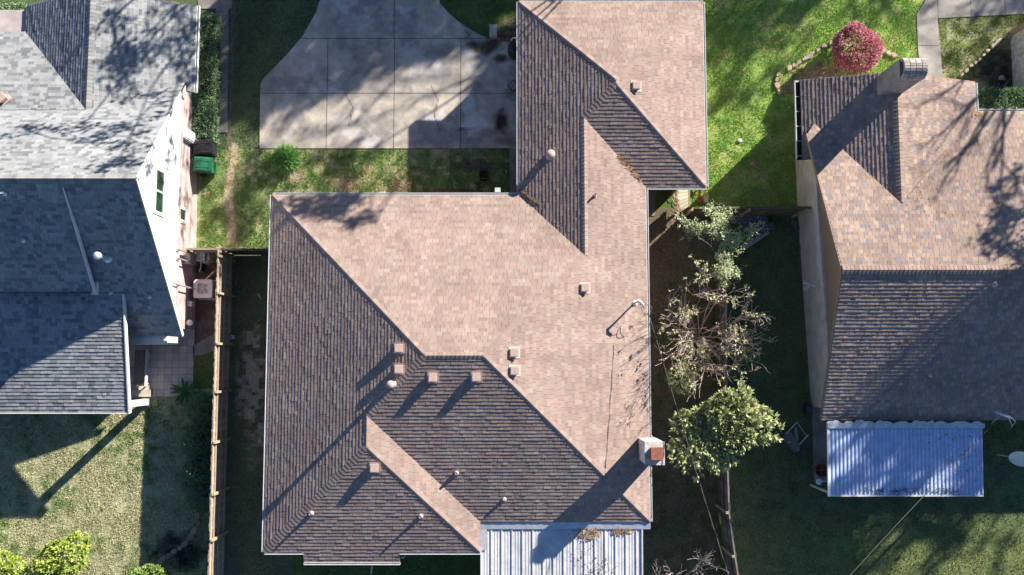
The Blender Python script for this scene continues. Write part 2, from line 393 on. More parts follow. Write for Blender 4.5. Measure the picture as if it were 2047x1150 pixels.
def blades(name, polys, n, colf, hl=(.022, .055), wd=(.012, .022), excl=True, bright=1.45):
    out = []; C_ = []
    for poly, dens in polys:
        xs = [p[0] for p in poly]; ys = [p[1] for p in poly]
        A = (max(xs)-min(xs))*(max(ys)-min(ys)); k = int(A*dens)
        x = nrg.uniform(min(xs), max(xs), k); y = nrg.uniform(min(ys), max(ys), k)
        m = inpoly(x, y, poly)
        if excl:
            for hp in HARD: m &= ~inpoly(x, y, hp)
        x, y = x[m], y[m]; dn = fbm(x, y, .5, 77, 3); m = nrg.random(len(x)) < np.clip((dn-.22)*3.2, .12, 1); x, y = x[m], y[m]
        c = gcol(x, y); lum = c.mean(1); soil = (c[:, 0] > c[:, 1]*1.12) & (nrg.random(len(x)) < .8)
        x, y, c = x[~soil], y[~soil], c[~soil]; k = len(x)
        a = nrg.uniform(0, 2*np.pi, k); hh = nrg.uniform(*hl, k); ww = nrg.uniform(*wd, k); ln = nrg.uniform(0, .9, k); b = nrg.uniform(0, 2*np.pi, k)
        V = np.zeros((k, 3, 3)); V[:, 0] = np.c_[x-np.cos(a)*ww, y-np.sin(a)*ww, np.zeros(k)-.002]; V[:, 1] = np.c_[x+np.cos(a)*ww, y+np.sin(a)*ww, np.zeros(k)-.002]
        V[:, 2] = np.c_[x+np.cos(b)*ln*hh, y+np.sin(b)*ln*hh, hh]
        c = c*nrg.uniform(.7, bright*1.45, k)[:, None]
        out.append(V.reshape(-1, 3)); C_.append(c)
    return np_mesh(name, np.concatenate(out), 3, np.concatenate(C_), M['grass'])
g = blades('grass', [([(-24,-12),(-11.75,-12),(-11.75,-1.3),(-24,-1.3)], 1150), ([(-13.1,4.6),(-9.4,4.6),(-9.4,8.9),(-13.1,8.9)], 1200), ([(-9.5,6.2),(.3,6.2),(.3,8.9),(-9.5,8.9)], 1200),
    ([(-13,8.9),(-5,8.9),(-5,17),(-13,17)], 600), ([(-5,11),(.4,11),(.4,17),(-5,17)], 700), ([(-11.65,-12),(-9,-12),(-9,4.4),(-11.65,4.4)], 380), ([(-9,-12),(5,-12),(5,-6),(-9,-6)], 350),
    ([(4.9,-12),(8.4,-12),(8.4,6.3),(4.9,6.3)], 380), ([(7,6.2),(12.2,6.2),(12.2,11),(7,11)], 1250), ([(7,11),(24,11),(24,17),(7,17)], 1150), ([(18,9),(24,9),(24,11),(18,11)], 1000),
    ([(8.4,-12),(24,-12),(24,6.2),(8.4,6.2)], 520)], 0, gcol)
tag(g, 'short patchy lawn grass growing between and around the houses', 'grass', kind='stuff')
# ---- driveway slabs (real joints between them)
def concol(x, y):
    n = fbm(x, y, 1.3, 60); m = fbm(x, y, .4, 70, 3)
    c = np.ones((len(x), 3))*np.array([.54, .495, .43])*(.62+.66*n)[:, None]; c = bl(c, (.27, .26, .26), np.clip((fbm(x, y, .9, 66)-.5)*5, 0, .7)); c = bl(c, (.62, .61, .60), np.clip((fbm(x, y, .6, 67, 3)-.62)*6, 0, .6))
    def at(a, b): q = P(a, b, 0); return q.x, q.y
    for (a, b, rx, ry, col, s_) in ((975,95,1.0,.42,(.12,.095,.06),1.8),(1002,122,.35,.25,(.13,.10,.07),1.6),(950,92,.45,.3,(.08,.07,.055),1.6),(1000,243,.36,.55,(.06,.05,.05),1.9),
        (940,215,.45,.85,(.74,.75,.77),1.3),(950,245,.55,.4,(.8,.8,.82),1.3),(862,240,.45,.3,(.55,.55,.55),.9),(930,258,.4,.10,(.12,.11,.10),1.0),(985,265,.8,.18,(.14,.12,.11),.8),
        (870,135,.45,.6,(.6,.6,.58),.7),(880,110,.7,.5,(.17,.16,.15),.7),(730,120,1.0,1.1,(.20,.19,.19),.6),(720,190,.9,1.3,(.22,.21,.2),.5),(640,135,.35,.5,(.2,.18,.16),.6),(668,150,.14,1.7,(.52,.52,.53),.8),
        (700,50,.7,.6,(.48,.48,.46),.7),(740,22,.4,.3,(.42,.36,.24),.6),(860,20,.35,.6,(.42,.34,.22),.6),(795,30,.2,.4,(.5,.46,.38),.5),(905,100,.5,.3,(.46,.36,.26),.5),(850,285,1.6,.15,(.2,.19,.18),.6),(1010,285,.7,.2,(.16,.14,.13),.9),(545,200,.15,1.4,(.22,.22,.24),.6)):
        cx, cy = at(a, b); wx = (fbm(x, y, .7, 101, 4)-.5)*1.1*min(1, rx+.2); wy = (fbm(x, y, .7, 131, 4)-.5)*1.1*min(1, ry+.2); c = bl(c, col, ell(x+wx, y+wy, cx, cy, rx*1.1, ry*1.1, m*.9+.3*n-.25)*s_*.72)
    for pts in (((930,62),(938,70),(934,77)), ((862,172),(875,200),(868,232),(880,262)), ((690,187),(705,215),(698,250))):      # hairline cracks
        for (a0, b0), (a1, b1) in zip(pts[:-1], pts[1:]):
            p, q = P(a0, b0, 0), P(a1, b1, 0); dx, dy = q.x-p.x, q.y-p.y; L2 = dx*dx+dy*dy; t = np.clip(((x-p.x)*dx+(y-p.y)*dy)/L2, 0, 1); d = np.hypot(x-p.x-t*dx, y-p.y-t*dy); c = bl(c, (.12, .11, .10), (1.0-d/.06)*.7)
    return c
def clip_cells(poly, st, z, name, colf, mat, thick=.1, rects=None):
    V = []; Ce = []; sk = MB()
    for R in rects:
        q = clip(list(poly), R)
        if not q or abs(area(q)) < 1e-3: continue
        if area(q) < 0: q = q[::-1]
        n = len(q)
        for i in range(n):
            a, b = q[i], q[(i+1) % n]; sk.add([(a[0], a[1], z), (b[0], b[1], z), (b[0], b[1], z-thick), (a[0], a[1], z-thick)], [(3, 2, 1, 0)], (.25, .24, .22))
        xs = np.arange(min(p[0] for p in q), max(p[0] for p in q), st); ys = np.arange(min(p[1] for p in q), max(p[1] for p in q), st)
        for x in xs:
            for y in ys:
                c = clip(q, (x, y, x+st, y+st))
                if len(c) >= 3 and abs(area(c)) > 1e-6: sk.add([(p[0], p[1], z) for p in c], [tuple(range(len(c)))], (0, 0, 0)); V.append(len(sk.f)-1); Ce.append((x+st/2, y+st/2))
    cc = colf(np.array([p[0] for p in Ce]), np.array([p[1] for p in Ce]))
    for i, k in enumerate(V): sk.c[k] = tuple(cc[i])
    return sk.build(name, mat)
jx = [P(x, 190, 0).x for x in (400, 654, 788, 921, 1060)]; jy = [P(800, y, 0).y for y in (310, 187, 77.5, -60)]
jxt = [P(x, 40, 0).x for x in (400, 788, 1060)]
rects = []
for j in range(2):
    for i in range(4): rects.append((jx[i]+.012, jy[j]+.012, jx[i+1]-.012, jy[j+1]-.012))
for i in range(2): rects.append((jxt[i]+.012, jy[2]+.012, jxt[i+1]-.012, jy[3]-.012))
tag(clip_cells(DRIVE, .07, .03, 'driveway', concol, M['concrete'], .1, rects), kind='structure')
mb = MB(); mb.prism(DRIVE, -.02, .006, (.045, .05, .03)); tag(mb.build('driveway_base', M['soil']), kind='structure')
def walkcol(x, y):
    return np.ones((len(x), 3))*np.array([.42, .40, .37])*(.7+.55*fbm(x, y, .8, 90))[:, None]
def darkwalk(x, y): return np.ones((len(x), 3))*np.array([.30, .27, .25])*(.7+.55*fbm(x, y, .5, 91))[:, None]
ys_ = [P(440, y, 0).y for y in (280, 196, 110, 32, -10)]
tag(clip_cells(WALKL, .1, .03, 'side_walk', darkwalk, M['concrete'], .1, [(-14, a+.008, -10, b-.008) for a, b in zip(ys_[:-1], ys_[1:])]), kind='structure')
ysr = [P(1860, y, 0).y for y in (180, 92, 36, )]
rr = [(17, ysr[0]+.01, 20, ysr[1]-.01), (17, ysr[1]+.01, P(1874, 60, 0).x, ysr[2]+.3)]
xr = [P(x, 10, 0).x for x in (1874, 1940, 2008, 2110)]
rr += [(a+.01, ysr[2]-.3, b-.01, 18) for a, b in zip(xr[:-1], xr[1:])]
rr[1] = (17, ysr[1]+.01, xr[0]-.01, 18)
tag(clip_cells(WALKR, .1, .03, 'front_path', walkcol, M['concrete'], .1, rr), kind='structure')
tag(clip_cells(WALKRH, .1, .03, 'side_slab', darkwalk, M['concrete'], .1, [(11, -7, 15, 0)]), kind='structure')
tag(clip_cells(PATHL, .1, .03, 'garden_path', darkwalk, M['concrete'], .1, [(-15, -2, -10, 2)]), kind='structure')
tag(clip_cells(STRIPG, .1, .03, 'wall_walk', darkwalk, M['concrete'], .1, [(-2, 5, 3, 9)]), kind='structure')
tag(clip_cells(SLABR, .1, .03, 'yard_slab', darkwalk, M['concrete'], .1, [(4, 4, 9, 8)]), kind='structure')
# tiled patio
mb = MB(); x = -13.2; ty = P(300, 793, 0).y; step = .30
mb.box((-24, ty-.0, -.05), (-13.2, 2.6, .018), (.16, .13, .12))
i = 0
while x > -17:
    y = ty+.004
    while y < 2.5:
        k = rnd.uniform(.85, 1.12); b = .80+.2*random.Random(int(x*7)).random()
        mb.box((x-step+.012, y, .018), (x, y+step-.012, .03), (.60*k, .51*k, .47*k)); y += step
    x -= step
tag(mb.build('tiled_patio', M['tile']), kind='structure')
# bare bed by the wall
def bedcol(x, y): return np.ones((len(x), 3))*np.array([.16, .12, .10])*(.4+1.2*fbm(x, y, .25, 95))[:, None]
tag(clip_cells(BEDL, .06, .012, 'gravel_bed', bedcol, M['soil'], .1, [(-15, -2, -11, 6)]), kind='structure')

# ================================================================ MAIN HOUSE
PALM = [(.352+(a*.93-.385)*.62, .278+(b*1.02-.31)*.62, .243+(c*1.10-.272)*.62) for a, b, c in [(.42,.295,.245),(.44,.31,.25),(.40,.27,.225),(.46,.335,.27),(.42,.325,.265),(.38,.25,.21),(.45,.31,.26),(.37,.265,.23),(.47,.36,.29)]]
T = .40; Z0 = 2.5; xL, xR, yT, yB = -9.40, 5.25, 6.45, -6.12; yS = -7.25; xE2 = -1.2; gx0, gx1, gy0, gy1 = .28, 7.62, 6.78, 14.28
W_ = plane(xL, 0, Z0, -1, 0, T); N_ = plane(0, yT, Z0, 0, 1, T); E_ = plane(xR, 0, Z0, 1, 0, T); S_ = plane(0, yB, Z0, 0, -1, T)
S2 = plane(0, yS, Z0, 0, -1, T); E2 = plane(xE2, 0, Z0, 1, 0, T)
GW = plane(gx0, 0, Z0, -1, 0, T); GE = plane(gx1, 0, Z0, 1, 0, T); GN = plane(0, gy1, Z0, 0, 1, T); GS = plane(0, gy0, Z0, 0, -1, T)
hd = (yT-yB)/2; A = (xL+hd, yT-hd); B = (xR-hd, yT-hd)
hw2 = (xE2-xL)/2; xm = xL+hw2; J1 = (xm, yB+hw2); J2 = (xm, yS+hw2)
hg = (gx1-gx0)/2; K1 = (gx0+hg, gy1-hg); K2 = (gx0+hg, gy0+hg)
hr = (xR-gx0)/2; xr_ = gx0+hr; R1 = (xr_, yT-hr); R2 = (xr_, gy0+hr)
house = empty('brown_roofed_house', (0, 0, 0), 'large house with a pinkish brown shingle hip roof in the middle of the photo', 'house')
bx0, bx1 = P(608, 1122, 2.3).x, P(800, 1122, 2.3).x
faces = [
 ([(xL, yT), A, J1, J2, (xL, yS)], W_), ([(xL, yT), (gx0, yT), R1, B, A], N_),
 ([B, R1, R2, (xR, gy0), (xR, yB)], E_), ([A, B, (xR, yB), (xE2, yB), J1], S_),
 ([(xL, yS), (xE2, yS), J2], S2), ([J1, (xE2, yB), (xE2, yS), J2], E2),
 ([(gx0, gy1), K1, K2, R2, R1, (gx0, yT)], GW), ([(gx0, gy1), (gx1, gy1), K1], GN),
 ([(gx1, gy1), (gx1, gy0), K2, K1], GE), ([R2, K2, (gx1, gy0), (xR, gy0)], GS),
 ([(bx0, yS-.001), (bx1, yS-.001), (bx1, yS-.42), (bx0, yS-.42)], S2)]
roof('roof', faces, PALM, house, seed=5, th=(.010, .021), wr=(.15, .31))
PC = [(.34,.27,.245),(.36,.285,.255),(.33,.255,.23)]
caps('ridge_caps', [(A, B, N_, S_), ((xL, yT), A, W_, N_), (J1, A, W_, S_), (J1, J2, W_, E2), ((xL, yS), J2, W_, S2), ((xE2, yS), J2, E2, S2),
  ((xR, yB), B, E_, S_), (R1, R2, GW, E_), (R2, K2, GW, GS), ((gx0, gy1), K1, GW, GN), (K2, K1, GW, GE), ((gx1, gy0), K2, GS, GE)], PC, house)
caps('ridge_caps', [(R1, B, N_, E_), ((gx1, gy1), K1, GN, GE)], [(.355, .278, .236), (.375, .29, .248)], house, hw=.10, lift=.006)
mb = MB(); WH = 2.42; o_ = .5
wallp = [(xL+o_, yS+o_), (xE2-o_, yS+o_), (xE2-o_, yB+o_), (xR-.35, yB+o_), (xR-.35, gy0+o_), (gx1-o_, gy0+o_), (gx1-o_, gy1-o_), (gx0+o_, gy1-o_), (gx0+o_, yT-o_), (xL+o_, yT-o_)]
mb.prism(wallp, 0, WH); mb.box((bx0+.1, yS-.3, .3), (bx1-.1, yS+o_, 2.3)); mb.build('wall', M['redbrick'], house)
mb = MB(); mb.prism([(xL+.03, yS+.03), (xE2-.03, yS+.03), (xE2-.03, yB+.03), (xR-.03, yB+.03), (xR-.03, gy0+.03), (gx1-.03, gy0+.03), (gx1-.03, gy1-.03), (gx0+.03, gy1-.03), (gx0+.03, yT-.03), (xL+.03, yT-.03)], 2.33, 2.36)
mb.build('soffit', M['trim'], house)
for p, q, s_ in (((xL, yT), (gx0, yT), 1), ((gx0, yT+.1), (gx0, gy1), 1), ((gx0, gy1), (gx1, gy1), 1), ((gx1, gy0), (gx1, gy1), -1), ((xR+.1, gy0), (gx1, gy0), -1), ((xR, yB), (xR, gy0), -1),
                 ((xL, yS), (xL, yT), 1), ((xL, yS), (bx0, yS), -1), ((bx1, yS), (xE2, yS), -1), ((bx0, yS-.42), (bx1, yS-.42), -1)):
    zz = Z0-.01-(.145 if p[1] < yS-.1 else 0); gutter('gutter', (*p, zz), (*q, zz), house, w_=.085, side=s_)
def zroof(x, y):
    z = -9
    for poly, pl in faces:
        if inpoly(np.array([x]), np.array([y]), poly)[0]: z = max(z, pl(x, y))
    return z if z > 0 else Z0
def on_roof(px, py, dz, zr):
    z = 3.2
    for _ in range(12): p = P(px, py, z); z = zr(p.x, p.y)+dz
    return P(px, py, z)
def box_vent(px, py, parent, pl_d=(0, 0), zr=zroof, hgt=.165, s_=.15, rz=0):
    p = on_roof(px, py, hgt, zr); zb = zr(p.x, p.y); o = empty('box_vent', (p.x, p.y, zb), rz=rz); o.parent = parent
    mb = MB(); mb.box((-s_+.03, -s_+.03, -.12), (s_-.03, s_-.03, hgt-.05)); b = mb.build('vent_body', M['pink'], o)
    mb = MB(); mb.box((-s_, -s_, hgt-.06), (s_, s_, hgt)); mb.box((-s_+.02, -s_+.02, hgt), (s_-.02, s_-.02, hgt+.006)); mb.build('vent_cap', M['pink'], o)
    dzx = (zr(p.x+.2, p.y)-zr(p.x-.2, p.y))/.4; dzy = (zr(p.x, p.y+.2)-zr(p.x, p.y-.2))/.4; e = s_+.06; q = []
    for a, b_ in ((-e, -e), (e, -e), (e, e), (-e, e)): q.append((a, b_, dzx*a+dzy*b_+.028))
    mb = MB(); mb.add(q+[(a, b_, c-.02) for a, b_, c in q], [(0, 1, 2, 3), (0, 4, 5, 1), (1, 5, 6, 2), (2, 6, 7, 3), (3, 7, 4, 0)]); mb.build('vent_flashing', M['pink'], o)
    return o
for a, b in ((797, 696), (797, 738), (865, 755), (952, 754), (748, 936), (1028, 705), (1029, 741), (1273, 170), (1170, 575)): box_vent(a, b, house)
def vent_pipe(px, py, parent, r=.045, hgt=.3, zr=zroof, mat='pvc', cap_=False, name='vent_pipe'):
    p = on_roof(px, py, hgt, zr); zb = zr(p.x, p.y); o = empty(name, (p.x, p.y, zb)); o.parent = parent
    mb = MB(); mb.tube([(0, 0, -.1), (0, 0, hgt)], r, 12, cap=False); mb.tube([(0, 0, -.1), (0, 0, hgt-.02)], r*.82, 12); mb.lathe([(r*2.0, -.05), (r*1.9, .03), (r*1.15, .10), (r*1.1, .12)], 14)
    mb.build('pipe', M[mat], o, smooth=False)
    if cap_:
        mb = MB(); mb.lathe([(r*1.0, hgt-.03), (r*1.7, hgt-.02), (r*1.7, hgt+.10), (r*1.3, hgt+.14), (r*.3, hgt+.16)], 16); mb.build('pipe_cap', M[mat], o, smooth=True)
    return o
vent_pipe(781, 769, house, .085, .70, cap_=True, name='flue_pipe'); vent_pipe(1101, 309, house, .10, .2, cap_=True, name='flue_pipe')
vent_pipe(620, 1028, house, .05, .24); vent_pipe(840, 1034, house, .05, .24); vent_pipe(912, 947, house, .05, .18); vent_pipe(1008, 999, house, .045, .12); vent_pipe(1190, 389, house, .04, .3)
# chimney
cA, cB = P(1290, 884, 4.40), P(1328, 929, 4.40); ch = empty('chimney', ((cA.x+cB.x)/2, (cA.y+cB.y)/2, 0)); ch.parent = house
mb = MB(); mb.box((-.34, -.40, 0), (.34, .40, 4.34)); mb.build('chimney_stack', M['stucco'], ch)
mb = MB(); mb.box((-.36, -.42, 4.34), (.36, .42, 4.40)); mb.build('chimney_crown', M['stucco'], ch)
mb = MB(); mb.box((-.17, -.22, 4.40), (.23, .20, 4.56)); mb.box((-.20, -.25, 4.56), (.26, .23, 4.60)); mb.box((-.17, -.22, 4.60), (.23, .20, 4.615)); mb.build('chimney_cap', M['rust'], ch)
# valley litter
def litter(name, pts, n, spread, zf, cols, label, parent=None, ln=(.05, .16), cat='debris'):
    V = []; C_ = []
    for _ in range(n):
        k = rnd.uniform(0, len(pts)-1.001); i = int(k); t = k-i; a, b = pts[i], pts[i+1]
        x = a[0]+(b[0]-a[0])*t+rnd.gauss(0, spread); y = a[1]+(b[1]-a[1])*t+rnd.gauss(0, spread); z = zf(x, y)+rnd.uniform(.015, .05)
        an = rnd.uniform(0, 6.28); l = rnd.uniform(*ln); w_ = rnd.uniform(.008, .03); dx, dy = math.cos(an), math.sin(an)
        p = [(x-dx*l, y-dy*l, zf(x-dx*l, y-dy*l)+.02), (x-dy*w_, y+dx*w_, z), (x+dx*l, y+dy*l, zf(x+dx*l, y+dy*l)+.025+rnd.uniform(0, .03)), (x+dy*w_, y-dx*w_, z)]
        V += p; c = rnd.choice(cols); k = rnd.uniform(.7, 1.3); C_.append([q*k for q in c])
    o = np_mesh(name, np.array(V), 4, np.array(C_), M['leaf'], parent)
    return tag(o, label, cat, kind='stuff')
LC = [(.34,.21,.13),(.42,.28,.17),(.24,.15,.09),(.48,.34,.22)]
litter('leaf_litter', [PP(*p, zroof)[:2] for p in ((1235,312),(1258,335),(1280,362))], 120, .035, zroof, LC, 'brown leaf litter lying in the roof valley beside the garage wing')
litter('leaf_litter', [PP(*p, zroof)[:2] for p in ((1040,380),(1052,392),(1075,405))], 50, .035, zroof, LC, 'small heap of brown leaves in the valley at the gutter corner by the driveway bed')
for wx0, wx1, wy in ((-8.4, -7.2, yS+o_), (-6.1, -4.2, yS-.3), (-2.9, -1.9, yS+o_), (.3, 2.3, yB+o_)):     # windows and patio door of the rear wall
    z0 = .15 if wx0 > 0 else 1.0
    mb = MB(); mb.box((wx0-.06, wy-.04, z0-.06), (wx1+.06, wy+.02, 2.1)); mb.box(((wx0+wx1)/2-.02, wy-.06, z0), ((wx0+wx1)/2+.02, wy, 2.04)); wo = mb.build('window', M['trim'], house)
    mb = MB(); mb.box((wx0, wy-.05, z0), (wx1, wy-.01, 2.03)); mb.build('pane', M['glass'], wo)
# service mast on the roof with coiled wire
mp = on_roof(1275, 603, .95, lambda x, y: zroof(min(x, xR-.02), y)); zb = zroof(mp.x, mp.y)
mast = empty('service_mast', (mp.x, mp.y, zb), 'pale service mast with a bent weatherhead standing near the right eave of the brown roof', 'mast')
mb = MB(); mb.tube([(0, 0, -.2), (0, 0, .95)], .035, 10); mb.build('pole', M['galv'], mast)
mb = MB(); mb.tube([(0, 0, .9), (.0, .02, 1.02), (.1, -.03, 1.08), (.2, -.16, 1.0)], [.05, .065, .06, .04], 10); mb.build('weatherhead', M['galv'], mast, smooth=True)
mb = MB(); mb.lathe([(.14, -.04), (.12, .02), (.05, .1)], 14); mb.build('flashing', M['galv'], mast)
mb = MB(); cc = Vector((.36, -.28, .75))
pts = [(.2, -.16, 1.0), (.26, -.25, .85)]+[(cc.x+.2*math.cos(t), cc.y+.17*math.sin(t), cc.z+.06*math.sin(2*t)) for t in [2.4+.5*i for i in range(22)]]
mb.tube(pts, .012, 5); mb.build('wire_coil', M['wire'], mast, smooth=True)
# ================================================================ MAIN PATIO COVER
pc = empty('white_patio_cover', (1.9, -7.8, 0), 'white ribbed metal patio cover attached to the rear of the brown roofed house', 'patio cover')
mb = MB(); zc = lambda y: 2.36+.045*(y+6.2)
x0, x1, ya, yb = P(975, 1060, 2.35).x, 5.0, -6.35, -10.2
def strip(mb, xa, xb, ya, yb, za, zb_, c=(1, 1, 1), th=.012):
    mb.add([(xa, ya, za), (xb, ya, za), (xb, yb, zb_), (xa, yb, zb_), (xa, ya, za-th), (xb, ya, za-th), (xb, yb, zb_-th), (xa, yb, zb_-th)], [(3, 2, 1, 0), (4, 5, 6, 7), (0, 1, 5, 4), (1, 2, 6, 5), (2, 3, 7, 6), (3, 0, 4, 7)], c)
x = -1.2; i = 0
while x < 4.94:
    wd = .395; k = rnd.uniform(.92, 1.03)
    strip(mb, x+.035, min(x+wd-.002, 4.96), ya, yb, zc(ya), zc(yb), (k, k, k))
    for xx, hh in ((x, .034), (x+.15, .010), (x+.26, .010)):
        if xx+.03 < 4.97: strip(mb, xx, xx+.032, ya, yb, zc(ya)+hh, zc(yb)+hh, (k*1.02, k*1.02, k*1.02), hh+.012)
    x += wd
strip(mb, 4.94, 4.99, ya, yb, zc(ya)+.05, zc(yb)+.05, (1, 1, 1), .12)
mb.W('roof_panels', M['galv'], pc)
mb = MB(); strip(mb, -1.22, 5.28, -6.14, -6.42, 2.47, zc(-6.4)+.055, (1, 1, 1), .01); mb.W('flashing', M['flash'], pc)
mb = MB(); strip(mb, -1.22, -.96, -6.43, -7.2, zc(-6.43)+.056, zc(-7.2)+.056, (1, 1, 1), .01); mb.W('flashing', M['flash'], pc)
for x in (-1.0, 1.9, 4.85):
    mb = MB(); mb.beam((x, -10.0, 0), (x, -10.0, zc(-10)-.16), .09, .09, up=(0, 1, 0)); mb.W('post', M['white'], pc)
mb = MB(); mb.beam((-1.2, -10.0, zc(-10)-.09), (5, -10.0, zc(-10)-.09), .09, .14); mb.W('beam', M['white'], pc)
zcf = lambda x, y: zc(y)+.03
litter('leaf_litter', [(2.55, -6.55), (3.0, -6.62), (3.3, -6.55)], 110, .10, zcf, LC+[(.5, .42, .3), (.6, .52, .42), (.3, .24, .18)], 'brown leaves caught at the top of the ribbed white patio cover')
litter('leaf_litter', [(3.9, -6.5), (4.5, -6.5)], 60, .06, zcf, LC+[(.5, .42, .3), (.6, .52, .42), (.3, .24, .18)], 'leaf heap on the right hand top corner of the ribbed white patio cover')
litter('leaf_litter', [(2.6, -6.7), (2.8, -7.4), (3.6, -7.9), (2.7, -8.1)], 110, .28, zcf, [(.2,.16,.12),(.1,.08,.06)], 'scattered crumbs of dead leaves along the ribs of the white patio cover', ln=(.02, .06))
# ================================================================ LEFT HOUSE
PALG = [(a*.85, b*.87, c*.92) for a, b, c in [(.33,.345,.345),(.37,.385,.38),(.27,.285,.29),(.40,.41,.405),(.35,.365,.37),(.22,.235,.245),(.38,.39,.38)]]
lh = empty('grey_roofed_house', (0, 0, 0), 'house with a steep grey shingle roof and white gable wall left of the wooden fence', 'house')
rx = -12.9; ry = 6.2; zr_ = 6.8
LS = plane(0, ry, zr_, 0, -1, .87); LN = plane(0, ry, zr_, 0, 1, .87); LF = plane(0, 13.05, 2.5, 0, 1, .42)
LWw = plane(-16.1, 0, 3.98, -1, 0, .45); LWe = plane(-16.1, 0, 3.98, 1, 0, .44); yb_ = 9.42; SHD = plane(0, 6.0, 6.55, 0, -1, .71); POR = plane(0, 2.45, 3.62, 0, -1, .268)
XW = -25; yf = 14.15
lfaces = [([(XW, ry), (rx, ry), (rx, .98), (XW, .98)], LS),
  ([(XW, ry), (XW, yb_), (-16.1, yb_), (rx, 10.95), (rx, ry)], LN),
  ([(XW, yb_), (-16.1, yb_), (-19.4, 13.05), (XW, 13.05)], LF),
  ([(-19.4, 13.05), (-16.1, yb_), (-16.1, yf), (-19.4, yf)], LWw), ([(-16.1, yb_), (-16.1, yf), (-12.62, yf), (-12.62, 10.6), (-12.9, 10.6), (-12.9, 10.9)], LWe),
  ([(XW, 6.0), (-15.55, 6.0), (-15.5, 2.55), (XW, 2.55)], SHD),
  ([(XW, 2.5), (-14.62, 2.5), (-14.76, -2.02), (XW, -2.02)], POR)]
roof('roof', lfaces, PALG, lh, seed=9, wr=(.13, .30), th=(.014, .026), course_tone=.04)
PCG = [(.26,.265,.27),(.29,.295,.30),(.23,.235,.245)]
caps('ridge_caps', [((XW, ry), (rx, ry), LS, LN), ((-16.1, yb_), (-16.1, yf), LWw, LWe)], PCG, lh, hw=.17)
mb = MB()      # gable end wall above the brick, and the dormer cheek
gw = rx-.22
ygl = [(gw, .98+.3, 2.35), (gw, 10.75, 2.35), (gw, 10.55, LN(0, 10.55)-.16), (gw, ry, zr_-.16), (gw, 1.28, LS(0, 1.28)-.16)]
mb.add(ygl+[(p[0]-.12, p[1], p[2]) for p in ygl], [(0, 1, 2, 3, 4), (9, 8, 7, 6, 5)]+[(i, i+5, (i+1) % 5+5, (i+1) % 5) for i in range(5)])
y = 1.4
z = 2.42
while z < 6.5:            # lap boards
    ya_ = max(1.3, ry-(zr_-.2-z)/.87); yb2 = min(10.7, ry+(zr_-.2-z)/.87); ya_ = ry-(zr_-.2-z)/.87 if z > 2.6 else 1.3
    mb.box((gw-.01, max(ya_, 1.3), z), (gw+.014, yb2, z+.012), (.9, .9, .9)); z += .18
mb.box((-15.72, 2.62, 3.3), (-15.66, 5.9, 3.5)); 
mb.add([(-15.66, 2.62, 3.4), (-15.66, 5.9, 6.2), (-15.66, 5.9, SHD(0, 5.9)-.03), (-15.66, 2.62, SHD(0, 2.62)-.03)], [(0, 1, 2, 3), (3, 2, 1, 0)])
mb.add([(XW, 2.62, 3.4), (-15.66, 2.62, 3.4), (-15.66, 2.62, SHD(0, 2.62)-.13), (XW, 2.62, SHD(0, 2.62)-.13)], [(0, 1, 2, 3), (3, 2, 1, 0)])
mb.build('gable_wall', M['siding'], lh)
mb = MB(); mb.prism([(-24, 1.25), (-13.22, 1.25), (-13.34, 14.0), (-24, 14.0)], 0, 2.38); 
mb.box((-13.34, 1.25, 2.34), (-13.04, 10.4, 2.38), (1, 1, 1)); mb.build('wall', M['pinkbrick'], lh)
mb = MB(); mb.box((-13.32, 8.9, .02), (-13.12+.0, 9.35, 2.1)); mb.box((-13.30, 8.95, .1), (-13.09, 9.3, 2.0)); mb.build('door', M['white'], lh)
mb = MB()
mb.beam((rx+.03, ry, zr_-.06), (rx+.03, .95, LS(0, .95)-.07), .04, .17); mb.beam((rx+.03, ry, zr_-.06), (rx+.03, 10.35, LN(0, 10.35)-.07), .04, .17)
mb.build('rake_board', M['trim'], lh)
mb = MB(); mb.beam((-15.5, 6.0, 6.52), (-15.46, 2.5, SHD(0, 2.5)-.05), .05, .16); mb.box((-15.62, 2.42, 3.85), (-15.42, 2.9, 4.02)); mb.build('rake_board', M['trim'], lh)
mb = MB(); mb.beam((-14.60, 2.5, 3.57), (-14.74, -2.04, 2.37), .05, .2); mb.beam((XW, -2.04, 2.40), (-14.74, -2.04, 2.40), .03, .12); mb.build('rake_board', M['trim'], lh)
gutter('gutter', (-12.62, 10.6, 2.44), (-12.62, yf, 2.44), lh, w_=.09, side=-1)
# bay box below the rear eave, window bay
mb = MB(); mb.box((-15.0, .60, 1.6), (-14.75, 1.26, 1.72)); mb.build('bay_shelf', M['white'], lh)
p0, p1 = P(266, 688, 2.0), P(334, 672, 2.0)
mb = MB(); mb.box((p0.x, p0.y, .7), (p1.x-.12, 1.28, 2.0)); mb.add([(p1.x-.12, p0.y, .7), (p1.x, p0.y+.06, .7), (p1.x, 1.28, .7), (p1.x-.12, 1.28, .7), (p1.x-.12, p0.y, 2.0), (p1.x, p0.y+.06, 2.0), (p1.x, 1.28, 2.0), (p1.x-.12, 1.28, 2.0)], [(4, 5, 6, 7), (0, 1, 5, 4), (1, 2, 6, 5)])
mb.build('bay_window', M['white'], lh)
